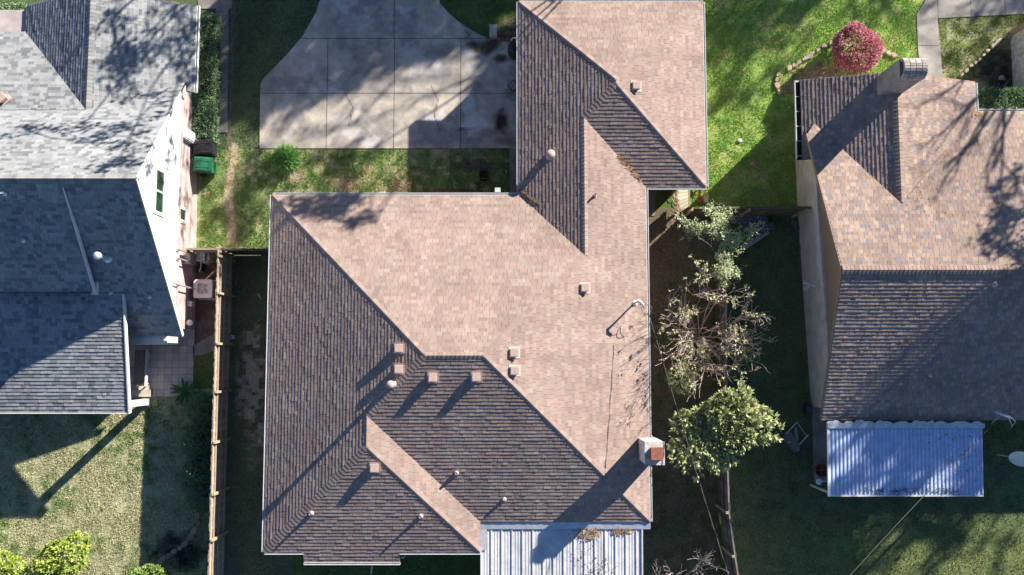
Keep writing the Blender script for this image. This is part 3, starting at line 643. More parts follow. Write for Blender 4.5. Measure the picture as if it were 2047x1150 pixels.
# upper window in the gable
def wall_window(xw, ya, yb, za, zb, parent, split=True, ox=0):
    mb = MB(); f = .07
    for a, b in (((ya-f, za-f), (yb+f, za)), ((ya-f, zb), (yb+f, zb+f)), ((ya-f, za), (ya, zb)), ((yb, za), (yb+f, zb))): mb.box((xw-.03, a[0], a[1]), (xw+.055, b[0], b[1]))
    if split: mb.box((xw-.02, (ya+yb)/2-.035, za), (xw+.045, (ya+yb)/2+.035, zb))
    mb.box((xw-.03, ya-f-.05, za-f-.05), (xw+.03, yb+f+.05, zb+f+.05), (.5, .5, .5)); o = mb.build('window', M['trim'], parent)
    mb = MB(); mb.box((xw-.02, ya-f-.02, za-f-.04), (xw+.10, yb+f+.02, za-f)); mb.build('sill', M['trim'], o)
    mb = MB(); mb.box((xw-.05, ya, za), (xw+.036, yb, zb)); mb.build('pane', M['glass'], o)
    return o
# window seen as px 307-325 x, y 337-428
def on_x(px, py, X):         # pixel on the vertical wall x=X -> (y,z)
    hgt = 2.
    for _ in range(40):
        p = P(px, py, hgt); hgt = H-(H-hgt)*X/p.x
    return P(px, py, hgt)
a_, b_ = on_x(324, 341, gw), on_x(309, 384, gw); c_, d_ = on_x(322, 424, gw), on_x(308, 427, gw)
wz0 = on_x(324, 384, gw).z; wz1 = on_x(309, 384, gw).z
wy1 = on_x(316, 342, gw).y; wy0 = on_x(316, 424, gw).y
wall_window(gw+.012, wy0, wy1, wz0, wz1, lh)
a_, b_ = on_x(368, 429, -13.26), on_x(358, 429, -13.26)
wall_window(-13.25, on_x(363, 440, -13.26).y, on_x(363, 419, -13.26).y, a_.z, b_.z, lh, split=False)
lz = lambda x, y: max([pl(x, y) for poly, pl in lfaces if inpoly(np.array([x]), np.array([y]), poly)[0]] or [2.5])
for a, b, hh in ((41, 479, .18), (3, 385, .2), (218, 584, .15), (295, 592, .15)): vent_pipe(a, b, lh, .05, hh, zr=lz, mat='flash')
vent_pipe(196, 512, lh, .085, .75, zr=lz, mat='flash', cap_=True, name='flue_pipe')
box_vent(1, 194, lh, zr=lz, hgt=.3, s_=.16, rz=.7)
mb = MB()
for yy, xx in ((-1.72, -15.1), (-1.72, -19.6), (-1.72, -23.5)): mb = MB(); mb.box((xx-.12, yy-.12, 0), (xx+.12, yy+.12, POR(0, yy)-.12)); mb.box((xx-.16, yy-.16, 0), (xx+.16, yy+.16, .12)); mb.build('column', M['trim'], lh)
mb = MB(); mb.beam((XW, -1.72, 2.27), (-14.85, -1.72, 2.27), .12, .18); mb.build('beam', M['trim'], lh)
# things fixed to the wall: meters, conduits
for px_, py_ in ((352, 498), (352, 516), (345, 567)):
    q = on_x(px_, py_, -13.1); mb = MB(); zt = q.z; qx = -13.12
    mb.tube([(qx-.1, q.y, zt), (qx+.1, q.y, zt), (qx+.12, q.y-.02, zt-.5), (qx+.12, q.y-.05, .3)], .03, 6); mb.build('conduit', M['grille'], lh)
q = on_x(392, 520, -13.05); mb = MB(); mb.box((-13.25, q.y-.25, .7), (-12.98, q.y+.2, 1.35)); mb.build('meter_box', M['grille'], lh)
q = on_x(384, 608, -13.05); mb = MB(); mb.box((-13.25, q.y-.1, .5), (-13.05, q.y+.12, .85)); mb.build('outlet_box', M['siding'], lh)
q = on_x(376, 645, -13.05); mb = MB(); mb.lathe([(.12, 0), (.12, .12), (.02, .16)], 14, at=(-13.06, q.y, .9)); mb.build('meter_dial', M['white'], lh)
# ================================================================ RIGHT HOUSE
PALB = [(a*.93, b*.93, c*.96) for a, b, c in [(.37,.275,.225),(.42,.32,.26),(.33,.26,.23),(.43,.34,.28),(.36,.28,.24),(.30,.265,.265),(.40,.30,.24),(.45,.355,.285),(.32,.27,.255)]]
rh = empty('tan_house', (0, 0, 0), 'house with a mottled brown gable roof and pale brick side wall right of the bushes', 'house')
RN = plane(0, 3.27, 4.72, 0, 1, .352); RS = plane(0, 3.27, 4.72, 0, -1, .455); RW = plane(14.69, 0, 3.76, -1, 0, .42); RE = plane(14.69, 0, 3.76, 1, 0, .365)
ap = (12.03, 3.27); rr_ = PP(1643, 840, RS)[:2]; rf = PP(1614, 268, RN)[:2]; yv = 5.86
xe = 26; yfr = 11.0
rfaces = [([ap, (xe, ap[1]), (xe, rr_[1]), rr_], RS), ([ap, rf, (11.9, 9.3), (14.69, yv), (18.42, 9.83), (xe, 9.83), (xe, ap[1])], RN),
  ([(11.47, yfr+.12), (14.69, yfr), (14.69, yv), (12.1, 9.06), (12.1, 7.9), (11.47, 7.9)], RW), ([(14.69, yfr), (18.42, yfr+.05), (18.42, 9.83), (14.69, yv)], RE)]
roof('roof', rfaces, PALB, rh, seed=21, wr=(.12, .24), th=(.014, .026), course_tone=.05, expo=.15)
PCB = [(.32,.25,.215),(.35,.275,.235),(.30,.235,.21)]
caps('ridge_caps', [(ap, (xe, ap[1]), RS, RN)], PCB, rh, hw=.17, lift=.035)
caps('ridge_caps', [((14.69, 5.95), (14.69, yfr), RW, RE)], PCB, rh, hw=.17, lift=.035)
rz = lambda x, y: max([pl(x, y) for poly, pl in rfaces if inpoly(np.array([x]), np.array([y]), poly)[0]] or [2.3])
mb = MB(); mb.prism([(12.36, -1.9), (25, -1.9), (25, 9.4), (18.0, 9.4), (18.0, 10.7), (12.0, 10.7), (11.98, 9.3), (12.02, 6.3)], 0, 2.36); mb.build('wall', M['creambrick'], rh)
mb = MB(); xw = 12.22
g5 = [(12.40, -1.9, 2.30), (12.06, 8.6, 2.36), (12.06, 8.2, RN(0, 8.2)-.15), (12.24, 3.27, 4.5), (12.40, -1.9, RS(0, -1.9)-.15)]
mb.add(g5+[(p[0]+.1, p[1], p[2]) for p in g5], [(4, 3, 2, 1, 0), (5, 6, 7, 8, 9)]+[(i, (i+1) % 5, (i+1) % 5+5, i+5) for i in range(5)])
mb.build('gable_wall', M['tan'], rh)
mb = MB()
mb.beam((ap[0]-.02, ap[1], 4.63), (rr_[0]-.02, rr_[1], RS(*rr_)-.08), .04, .17); mb.beam((ap[0]-.02, ap[1], 4.63), (rf[0]-.02, rf[1], RN(*rf)-.08), .04, .17); mb.build('rake_board', M['tan'], rh)
# open gutter with brackets on the front wing
mb = MB()
mb.beam((11.28, 7.95, 2.30), (11.28, 11.1, 2.30), .025, .11); mb.beam((11.37, 7.95, 2.26), (11.37, 11.1, 2.26), .16, .012)
for k in range(6): mb.beam((11.27, 8.05+k*.6, 2.35), (11.46, 8.05+k*.6, 2.35), .025, .012)
mb.box((11.27, 11.06, 2.24), (11.46, 11.1, 2.36)); mb.build('gutter', M['white'], rh)
mb = MB(); mb.box((11.30, 7.9, 2.262), (11.5, 11.05, 2.27)); mb.build('gutter_trough', M['dark'], rh)
gutter('gutter', (18.42, 9.83, 2.38), (18.42, yfr, 2.38), rh, w_=.10, side=-1); gutter('gutter', (18.5, 9.83, 2.38), (25, 9.83, 2.38), rh, w_=.10, side=1)
rc = empty('brick_chimney', (14.47, 10.52, 0)); rc.parent = rh
mb = MB(); mb.box((-.42, -.38, 0), (.42, .36, 5.45)); mb.build('chimney_stack', M['chimbrick'], rc)
mb = MB(); n = 12
for k in range(n):           # arched brick hood
    t0, t1 = math.pi*k/n, math.pi*(k+1)/n
    for j in range(4):
        xa, xb = -.40+j*.215, -.40+(j+1)*.215-.022; vv = []
        for x in (xa, xb):
            for r in (.28, .39):
                for t in (t0+.02, t1-.02): vv.append((x, -.01+r*math.cos(t), 5.45+r*.95*math.sin(t)))
        k_ = rnd.uniform(.75, 1.25); mb.add(vv, [(0, 1, 3, 2), (4, 6, 7, 5), (2, 3, 7, 6), (0, 4, 5, 1), (0, 2, 6, 4), (1, 5, 7, 3)], (.42*k_, .38*k_, .35*k_))
mb.build('chimney_hood', M['stone'], rc)
mb = MB()
vv = [(x, -.01+.285*math.cos(math.pi*k/12), 5.45+.27*math.sin(math.pi*k/12)) for x in (-.36, .43) for k in range(13)]
mb.add(vv, [(k, k+1, k+14, k+13) for k in range(12)], (1, 1, 1)); mb.build('hood_lining', M['stucco'], rc)
vent_pipe(1866, 749, rh, .06, .2, zr=rz, mat='pvc'); vent_pipe(1995, 568, rh, .06, .22, zr=rz, mat='pvc')
litter('leaf_litter', [(18.35, 9.75), (18.5, 9.6), (18.4, 9.9)], 60, .08, rz, LC, 'brown leaves in the inner gutter corner of the mottled brown roof')
litter('leaf_litter', [(15.2, 5.5), (15.6, 6.6), (15.9, 5.8)], 40, .2, rz, LC, 'few dead leaves below the end of the short ridge on the brown gable roof', ln=(.02,.06))
# right patio cover
pr = empty('corrugated_patio_cover', (15.1, -3.8, 0), 'white corrugated patio cover, coloured blue for the sky it reflects, behind the tan house', 'patio cover')
mb = MB(); x0, x1 = 12.2, 18.08; zcr = lambda y: 2.33+.05*(y+2.4); n = 39; stp = (x1-x0)/n; V = []; C_ = []
sub = 6
for i in range(n*sub):
    a, b = x0+stp*i/sub, x0+stp*(i+1)/sub
    za, zb_ = [.028*(abs(math.cos(math.pi*(i+q)/sub))**1.6) for q in (0, 1)]
    for y0, y1 in ((-2.45, -3.2), (-3.2, -4.0), (-4.0, -4.7), (-4.7, -5.17)):
        mb.add([(a, y0, zcr(y0)+za), (b, y0, zcr(y0)+zb_), (b, y1, zcr(y1)+zb_), (a, y1, zcr(y1)+za)], [(3, 2, 1, 0)], (.74, .84, 1.06))
mb.c = [(.66, .80, 1.10)]*len(mb.c); mb.W('corrugated_sheet', M['galv'], pr)  # blue of the reflected sky is put into the sheet colour
mb = MB(); mb.beam((12.17, -2.4, zcr(-2.4)), (12.17, -5.19, zcr(-5.19)), .05, .09); mb.beam((12.15, -5.2, zcr(-5.2)), (18.12, -5.2, zcr(-5.2)), .05, .09); mb.beam((18.1, -2.4, zcr(-2.4)), (18.1, -5.18, zcr(-5.18)), .04, .09); mb.W('frame', M['white'], pr)
mb = MB(); q = []                                     # ragged painted flashing strip
n = 60
for i in range(n+1):
    xx = 12.15+(18.2-12.15)*i/n; q.append((xx, -2.34+(.0 if i % 7 < 3 else rnd.uniform(-.10, .05)), 2.415))
for i in range(n): mb.add([q[i], q[i+1], (q[i+1][0], -2.62, 2.385), (q[i][0], -2.62, 2.385)], [(3, 2, 1, 0)])
mb.W('flashing', M['flash'], pr)
for x in (12.25, 15.1, 18.0): mb = MB(); mb.beam((x, -5.1, 0), (x, -5.1, 2.1), .08, .08, up=(0, 1, 0)); mb.W('post', M['white'], pr)
zcf2 = lambda x, y: zcr(y)+.02
litter('leaf_litter', [(13.3, -5.0), (17.2, -5.0)], 200, .06, zcf2, [(.10,.09,.06),(.16,.13,.08),(.06,.06,.04)], 'dark leaf crumbs gathered along the low edge of the corrugated patio cover', ln=(.015, .05))
litter('leaf_litter', [(15.5, -2.9), (17.6, -3.1), (17.0, -4.6), (14.8, -4.7)], 110, .4, zcf2, [(.10,.09,.06),(.16,.13,.08)], 'dark specks of dirt and leaves scattered over the corrugated patio cover', ln=(.015, .05))
# ================================================================ FENCES
WC = [(.44,.36,.27),(.40,.32,.245),(.50,.41,.31),(.37,.30,.24),(.46,.38,.30)]
def fence(name, pts, h_, label, post_every=2.4, face=1, cols=WC, rails=(.35, 1.0, 1.6), posts_at=None, jit=.02, cap_=True, seed=1, group=None):
    """pickets on one side, rails and posts on the other (face side). pts = ground polyline"""
    r = random.Random(seed); base = empty(name, (pts[0][0], pts[0][1], 0), label, 'fence'); pk = MB(); 
    acc = 0
    for a, b in zip(pts[:-1], pts[1:]):
        a, b = Vector((a[0], a[1], 0)), Vector((b[0], b[1], 0)); d = b-a; L = d.length; d /= L; s_ = Vector((-d.y, d.x, 0))*face; t = 0
        while t < L-.02:
            w_ = min(.138, L-t-.004); hh = h_+r.uniform(-jit, jit); c = r.choice(cols); k = r.uniform(.75, 1.15); ln = r.uniform(-.008, .008)
            p = a+d*t-s_*.012; q = a+d*(t+w_)-s_*.012
            pk.add([(p.x, p.y, .04), (q.x, q.y, .04), (q.x-s_.x*.02, q.y-s_.y*.02, .04), (p.x-s_.x*.02, p.y-s_.y*.02, .04),
                    (p.x+s_.x*ln, p.y+s_.y*ln, hh), (q.x+s_.x*ln, q.y+s_.y*ln, hh+r.uniform(-.006, .006)), (q.x-s_.x*(.02-ln), q.y-s_.y*(.02-ln), hh), (p.x-s_.x*(.02-ln), p.y-s_.y*(.02-ln), hh)],
                   [(0,1,5,4),(1,2,6,5),(2,3,7,6),(3,0,4,7),(4,5,6,7)], (c[0]*k, c[1]*k, c[2]*k)); t += .145
        for z in rails:
            rl = MB(); c = r.choice(cols); rl.beam(a+s_*.022+Vector((0, 0, z)), b+s_*.022+Vector((0, 0, z)), .04, .09, c); rl.W('rail', M['wood'], base)
        if cap_:
            rl = MB(); rl.beam(a+s_*.02+Vector((0, 0, h_-.03)), b+s_*.02+Vector((0, 0, h_-.03)), .035, .09, cols[-1]); rl.W('top_rail', M['wood'], base)
        ps = posts_at if posts_at is not None else [a+d*(post_every*k) for k in range(int(L/post_every)+1)]
        for p in ps:
            p = Vector((p[0], p[1], 0)) if not isinstance(p, Vector) else p
            mp_ = MB(); mp_.beam(p+s_*.09, p+s_*.09+Vector((0, 0, h_+.04)), .09, .09, (.42, .36, .24), up=(0, 1, 0)); mp_.W('post', M['wood'], base)
        if posts_at is not None: posts_at = []
    pk.W('pickets', M['wood'], base); return base
pl_ = [(-11.70, P(430, y, 1.85).y) for y in (512, 586, 687, 784, 885, 989, 1081, 1185)]
fence('wooden_fence', [(-11.70, -10.8), (-11.70, 4.38)], 1.86, 'long wooden picket fence between the grey roofed house and the brown roofed house', face=-1, posts_at=pl_, seed=4, rails=(.35, .95, 1.5))
fence('wooden_fence', [(-13.0, 4.42), (-11.74, 4.42)], 1.85, 'short wooden fence joining the pale brick wall beside the air conditioner', face=-1, post_every=9, seed=5)
fence('dark_fence', [(-11.62, 4.40), (-9.2, 4.40)], 1.82, 'dark fence closing the side yard against the upper left corner of the brown roof', face=-1, post_every=2.2, seed=6, cols=[(.07,.06,.055),(.09,.075,.07)])
WG = [(.19,.17,.155),(.16,.145,.13),(.23,.21,.19),(.13,.12,.11),(.27,.25,.22)]
rp = [P(x, y, 1.8)[:2] for x, y in ((1481,1185),(1470,1112),(1458,1025),(1455,925),(1453,700),(1452,536))]
fence('weathered_fence', rp, 1.8, 'bent grey weathered board fence running up below the leafy bushes right of the chimney', face=1, post_every=3.2, cols=WG, jit=.05, seed=7)
WGr = [(.17,.18,.10),(.15,.155,.09),(.21,.20,.12),(.20,.17,.11)]
fence('mossy_fence', [(7.2, 6.08), (12.0, 6.1)], 1.8, 'greenish board fence crossing to the tan house wall above the stacked metal sheets', face=-1, post_every=2.3, cols=WGr, seed=8)
# ================================================================ FOLIAGE TOOLS
def rdir(n): v = nrg.normal(size=(n, 3)); return v/np.linalg.norm(v, axis=1)[:, None]
def leafquads(c, d, L_, W2, fold=.15, hint=None):
    n = len(c); a = rdir(n) if hint is None else hint+rdir(n)*.75; s_ = np.cross(d, a); s_ /= np.linalg.norm(s_, axis=1)[:, None]+1e-9; up = np.cross(s_, d)
    L_ = np.broadcast_to(L_, n)[:, None]; W2 = np.broadcast_to(W2, n)[:, None]
    V = np.zeros((n, 4, 3)); V[:, 0] = c; V[:, 1] = c+d*L_*.5+s_*W2+up*W2*fold; V[:, 2] = c+d*L_; V[:, 3] = c+d*L_*.5-s_*W2+up*W2*fold
    return V.reshape(-1, 3)
def rosettes(cen, nor, k, L_, W2, spread=1.0, jit=.03):
    n = len(cen); c = np.repeat(cen, k, 0)+nrg.normal(size=(n*k, 3))*jit; d = np.repeat(nor, k, 0)+rdir(n*k)*spread; d /= np.linalg.norm(d, axis=1)[:, None]
    return leafquads(c, d, nrg.uniform(.7, 1.2, n*k)*L_, nrg.uniform(.8, 1.2, n*k)*W2, hint=np.repeat(nor, k, 0)*.7+np.array([.55, .5, .55]))
def lcols(n, pal, k=1, var=.25, cvar=.25):
    p = np.array(pal)[nrg.integers(0, len(pal), n*k)]; cl = np.repeat(nrg.uniform(1-cvar, 1+cvar, n), k)[:, None]
    return p*cl*nrg.uniform(1-var, 1+var, n*k)[:, None]
def shell(n, cen, rad, inner=.75, bumps=6, amp=.16, zmin=-.4, seed=0):
    g_ = np.random.default_rng(seed); d = rdir(int(n*1.9)); d = d[d[:, 2] > zmin][:n]
    bd = g_.normal(size=(bumps, 3)); bd /= np.linalg.norm(bd, axis=1)[:, None]; f = np.ones(len(d))
    for b in bd: f += amp*(np.clip(d@b, 0, 1)**5-.15)
    for b in g_.normal(size=(bumps*3, 3)): b /= np.linalg.norm(b); f += amp*.5*np.clip(d@b, 0, 1)**18
    r = (inner+(1-inner)*nrg.random(len(d))**.5)*f
    return np.array(cen)+d*r[:, None]*np.array(rad), d
def shrub(name, base, rad, n, k, L_, W2, pal, label, cat='shrub', group=None, spread=.9, inner=.7, amp=.16, zmin=-.4, stems=5, seed=0, barkc=(.12,.09,.07), zc_=None, trans=None, bumps=6):
    zc_ = rad[2]*.9 if zc_ is None else zc_
    o = empty(name, base, label, cat, group)
    c, d = shell(n, (0, 0, zc_), rad, inner, bumps, amp, zmin, seed)
    V = rosettes(c, d, k, L_, W2, spread); np_mesh('foliage', V, 4, lcols(len(c), pal, k), M['leaf'], o)
    mb = MB(); r = random.Random(seed)
    for i in range(stems):
        t = r.uniform(0, 6.28); q = (rad[0]*.6*math.cos(t)*r.random(), rad[1]*.6*math.sin(t)*r.random(), zc_+rad[2]*.5)
        mb.tube([(r.uniform(-.05, .05), r.uniform(-.05, .05), 0), (q[0]*.5, q[1]*.5, zc_*.6), q], [.03, .02, .008], 6, barkc)
    mb.build('stem', M['bark'], o)
    return o
def twigs(mb, p, d, L_, r0, depth, rg, tips, c, up=.12, spread=.45, seg=3, nb=(2, 3)):
    pts = [p]; rr = [r0]; q = Vector(p); dd = Vector(d)
    for i in range(seg):
        dd = (dd+Vector((rg.gauss(0, .11), rg.gauss(0, .11), rg.gauss(0, .09)+up*.3))).normalized(); q = q+dd*L_/seg; pts.append(q.copy()); rr.append(max(.0055, r0*(1-.45*(i+1)/seg)))
    mb.tube(pts, rr, 4 if r0 < .02 else 6, c, cap=False)
    if depth == 0: tips.append((q.copy(), dd.copy())); return
    for i in range(rg.randint(*nb)):
        f = rg.choice(range(1, seg+1)); s_ = pts[f]; nd = (dd+Vector((rg.gauss(0, spread), rg.gauss(0, spread), rg.gauss(up, spread*.5)))).normalized()
        twigs(mb, s_, nd, L_*rg.uniform(.6, .85), rr[f]*.62, depth-1, rg, tips, c, up, spread, seg, nb)
    tips.append((q.copy(), dd.copy()))
# ================================================================ SHRUBS AND PLANTS
GD = [(a*1.15, b*1.12, c*1.1) for a, b, c in [(.34,.40,.17),(.42,.48,.22),(.26,.33,.15),(.48,.53,.28),(.36,.43,.25),(.52,.55,.33)]]
q = P(1434, 850, 2.9)
shrub('leafy_bush', (q.x, q.y, 0), (1.66, 1.70, .74), 1150, 11, .19, .038, GD, 'large dense glossy green bush growing beside the fence right of the chimney', 'bush', inner=.50, amp=.34, zmin=-.2, seed=12, zc_=2.9, spread=1.0, bumps=18)
q = P(1360, 760, 2.2)
shrub('leafy_bush', (q.x, q.y, 0), (.62, .6, .6), 130, 9, .12, .028, GD, 'smaller leafy green bush at the upper left foot of the large dense bush', 'bush', inner=.5, amp=.35, zmin=-.6, seed=13, zc_=2.0, spread=1.1)
# twiggy half bare tree
def twiggy(base, label, trunks, L_, depth, seed, leafpal, leafk, lp, name='twiggy_tree', lean=.5, r0=.05, group=None, cat='tree', bc=(.30,.25,.22), up=.12, hgt=None, nb=(2, 3)):
    rg = random.Random(seed); o = empty(name, base, label, cat, group); mb = MB(); tips = []
    for i in range(trunks):
        a = 6.283*i/trunks+rg.uniform(-.3, .3); d = Vector((math.cos(a)*lean, math.sin(a)*lean, 1)).normalized()
        twigs(mb, Vector((math.cos(a)*.12, math.sin(a)*.12, 0)), d, L_*rg.uniform(.85, 1.1), r0, depth, rg, tips, bc, up=up, nb=nb)
    mb.build('branches', M['bark'], o)
    if leafk:
        tp = [t for t in tips if rg.random() < lp]
        if tp:
            c = np.array([t[0] for t in tp]); d = np.array([t[1] for t in tp])+np.array([0, 0, .6]); d /= np.linalg.norm(d, axis=1)[:, None]
            np_mesh('foliage', rosettes(c, d, leafk, .10, .026, 1.0, .04), 4, lcols(len(c), leafpal, leafk), M['leaf'], o)
    return o
q = P(1418, 668, 1.8)
twiggy((q.x, q.y, 0), 'tall half bare shrub tree with pale twigs and sparse pale green leaf tufts', 17, 1.85, 4, 31, [(.46,.50,.24),(.52,.54,.30),(.38,.44,.20),(.56,.56,.38)], 7, .17, lean=1.0, r0=.03, bc=(.66,.54,.48), up=.28, nb=(2, 3))
q = P(1360, 1150, .6)
twiggy((q.x, q.y-.5, 0), 'bare grey shrub without leaves at the bottom edge beside the ribbed patio cover', 9, 1.15, 4, 33, [], 0, 0, name='bare_shrub', lean=.9, r0=.05, bc=(.52,.46,.42), cat='shrub')
# pale climbing shrub over the fence
rg = random.Random(5); q0 = P(1448, 470, 1.2); vo = empty('climbing_shrub', (q0.x, q0.y, 0), 'pale green climbing shrub with long arms spilling over the fence corner', 'shrub')
mb = MB(); cs = []
arms = [((1450, 475), (1432, 430), 2.3), ((1450, 475), (1400, 455), 2.0), ((1400, 455), (1352, 438), 1.7), ((1400, 455), (1372, 464), 1.6), ((1450, 475), (1468, 500), 2.2), ((1468, 480), (1495, 470), 2.0), ((1495, 470), (1520, 448), 1.9), ((1450, 475), (1440, 530), 2.2), ((1440, 530), (1462, 560), 2.0),
        ((1440, 530), (1440, 572), 2.0), ((1432, 430), (1415, 412), 2.1), ((1450, 475), (1420, 445), 2.5), ((1462, 555), (1470, 540), 1.9), ((1450, 475), (1482, 476), 2.4), ((1450, 500), (1448, 545), 2.5), ((1432, 435), (1448, 468), 2.6), ((1440, 420), (1466, 440), 1.9)]
for a, b, z in arms:
    p0 = P(*a, 2.1)-q0; p1 = P(*b, z)-q0; p0.z, p1.z = 2.1, z; m_ = (p0+p1)/2+Vector((rg.uniform(-.1, .1), rg.uniform(-.1, .1), .12))
    mb.tube([p0, m_, p1], [.018, .012, .006], 5, (.26, .22, .16)); L_ = (p1-p0).length
    for i in range(int(38*L_)+12):
        t = rg.random(); c = (p0*(1-t)+p1*t) if rg.random() < .3 else (p0*(1-t)**2+m_*2*t*(1-t)+p1*t*t); cs.append(c+Vector((rg.gauss(0, .14), rg.gauss(0, .14), rg.gauss(.02, .12))))
mb.tube([(0, 0, 0), (.05, .1, 1.0), (0, 0, 2.1)], [.05, .04, .02], 7, (.24, .2, .15)); mb.build('branches', M['bark'], vo)
c = np.array(cs); np_mesh('foliage', rosettes(c, np.tile([[0, 0, 1.]], (len(c), 1)), 8, .085, .026, 1.3, .05), 4, lcols(len(c), [(.46,.55,.30),(.53,.60,.38),(.38,.49,.24),(.60,.64,.48)], 8), M['leaf'], vo)
# red round bush
q = P(1713, 97, .9)
shrub('red_bush', (q.x, q.y, 0), (1.08, 1.08, .95), 2600, 7, .085, .020, [(.56,.18,.25),(.66,.32,.38),(.44,.10,.16),(.72,.50,.52),(.32,.07,.10),(.64,.28,.34)], 'round bush with crimson pink leaves in the stone edged bed', 'bush', inner=.62, amp=.16, zmin=-.5, bumps=14, seed=41, zc_=.85, spread=1.0)
DG = [(.15,.25,.14),(.18,.30,.16),(.15,.27,.16),(.21,.33,.16)]
for i, (a, b, r_) in enumerate(((403, 818, .60), (396, 884, .62), (396, 940, .62), (400, 996, .56))):
    q = P(a, b, .8)
    shrub('clipped_shrub', (q.x, q.y, 0), (r_, r_*.98, .62), 520, 7, .07, .02, DG, ['dark clipped shrub by the fence, nearest the patio, topmost of four', 'dark clipped shrub by the fence, second down from the patio', 'dark clipped shrub by the fence, third down from the patio', 'dark clipped shrub by the fence, lowest of four beside the stone edging'][i], 'shrub', 'round clipped shrubs along the fence', inner=.86, amp=.06, seed=50+i, zc_=.62)
YG = [(.30,.40,.06),(.36,.46,.09),(.24,.34,.05),(.42,.50,.14)]
for i, (a, b, r_, n_, lb, nm) in enumerate(((130, 1112, .95, 420, 'bright yellow green bush with an uneven crown on the straw coloured lawn', 'lime_bush'), (14, 1130, .60, 220, 'bright yellow green bush cut by the lower left corner of the photo', 'lime_bush'), (298, 1166, .75, 420, 'rounded green bush at the bottom edge below the stone edging', 'round_bush'))):
    q = P(a, b, .8)
    shrub(nm, (q.x, q.y, 0), (r_, r_*.9, .75), n_, 9, .12, .036, YG if i < 2 else [(.20,.30,.07),(.25,.35,.10),(.16,.25,.06)], lb, 'bush', inner=.62 if i < 2 else .85, amp=.4 if i < 2 else .05, seed=60+i, zc_=.8, spread=1.2, bumps=9)
def hedge(a, b, z, n, pal, label, seed):
    p, q = P(*a, z), P(*b, z); o = empty('hedge', ((p.x+q.x)/2, (p.y+q.y)/2, 0), label, 'hedge'); hx, hy = abs(q.x-p.x)/2, abs(q.y-p.y)/2
    k = nrg.random(n) < .72; c = np.c_[nrg.uniform(-hx, hx, n), nrg.uniform(-hy, hy, n), z+nrg.normal(size=n)*.045]
    s_ = ~k; side = nrg.integers(0, 4, n); c[s_, 2] = nrg.uniform(.05, z, s_.sum())
    for j, (ax, v) in enumerate(((0, hx), (0, -hx), (1, hy), (1, -hy))): m_ = s_ & (side == j); c[m_, ax] = v
    c[:, 2] += .07*np.sin(c[:, 0]*5+seed)*np.sin(c[:, 1]*3.1); d = np.tile([[0, 0, 1.]], (n, 1)); d[s_] = rdir(s_.sum())
    np_mesh('foliage', rosettes(c, d, 7, .075, .022, 1.0, .05), 4, lcols(n, pal, 7), M['leaf'], o)
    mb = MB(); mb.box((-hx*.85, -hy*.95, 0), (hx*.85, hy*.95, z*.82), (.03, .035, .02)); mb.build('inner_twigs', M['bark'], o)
hedge((393, 32), (426, 276), .75, 2600, DG, 'dark green hedge along the pale brick wall above the wheelie bins', 1)
hedge((1962, 178), (2110, 219), 1.1, 1500, DG, 'dark green clipped hedge in the shade in front of the tan house', 2)
hedge((-40, 8), (48, 40), .7, 500, DG, 'small dark hedge at the upper left corner beside the grey roof', 3)
# feathery bush at the drive corner
q = P(570, 314, .4); o = empty('feathery_bush', (q.x, q.y, 0), 'feathery bright green bush at the lower left corner of the driveway', 'bush')
n = 2600; d = rdir(n); d[:, 2] = np.abs(d[:, 2])*1.1+.05; d /= np.linalg.norm(d, axis=1)[:, None]; st_ = d*nrg.uniform(.05, .45, n)[:, None]
np_mesh('foliage', leafquads(st_, (lambda v: v/np.linalg.norm(v, axis=1)[:, None])(d+rdir(n)*.5), nrg.uniform(.18, .42, n), .013), 4, lcols(n, [(.16,.40,.10),(.22,.46,.12),(.11,.30,.09),(.30,.50,.18)]), M['leaf'], o)
def fronds(name, px, py, z, n, L_, W_2, pal, label, droop=.5, seed=1, cat='plant'):
    rg = random.Random(seed); q = P(px, py, z); o = empty(name, (q.x, q.y, 0), label, cat); mb = MB()
    for i in range(n):
        a = 6.283*i/n+rg.uniform(-.25, .25); l = L_*rg.uniform(.7, 1.15); pts = []
        for k in range(6):
            t = k/5; rr = l*t; z_ = .08+l*(.75*t-droop*t*t)+.05; w_ = W_2*math.sin(math.pi*min(1, .12+t*.86))
            pts.append((rr*math.cos(a)-w_*math.sin(a), rr*math.sin(a)+w_*math.cos(a), z_)); pts.append((rr*math.cos(a), rr*math.sin(a), z_-.015-w_*.15)); pts.append((rr*math.cos(a)+w_*math.sin(a), rr*math.sin(a)-w_*math.cos(a), z_))
        fs = []
        for k in range(5): fs += [(3*k, 3*k+1, 3*k+4, 3*k+3), (3*k+1, 3*k+2, 3*k+5, 3*k+4)]
        c = rg.choice(pal); k = rg.uniform(.8, 1.2); mb.add(pts, fs, (c[0]*k, c[1]*k, c[2]*k))
    mb.build('leaves', M['leaf'], o); return o
fronds('broad_leaf_plant', 366, 782, .5, 15, .62, .075, [(.05,.16,.05),(.08,.24,.06),(.04,.12,.05)], 'broad leaved tropical plant at the lower right corner of the tiled patio')
fronds('strappy_plant', 905, 366, .2, 12, .26, .03, [(.10,.26,.10),(.14,.32,.14)], 'bright green rosette plant in the shaded bed under the brown eave', seed=3)
fronds('strappy_plant', 848, 368, .2, 9, .18, .02, [(.10,.24,.06),(.16,.3,.08)], 'small grassy green plant at the sun line in the bed under the eave', seed=4)
fronds('dead_fern', 958, 368, .2, 16, .28, .02, [(.16,.12,.09),(.10,.07,.05),(.22,.17,.12)], 'withered brown fern beside the square dark planter in the shaded bed', seed=5)
fronds('weed_tuft', 400, 268, .3, 14, .26, .03, [(.22,.28,.14),(.16,.22,.1)], 'pale green weed tuft between the hedge and the black wheelie bin', seed=6)
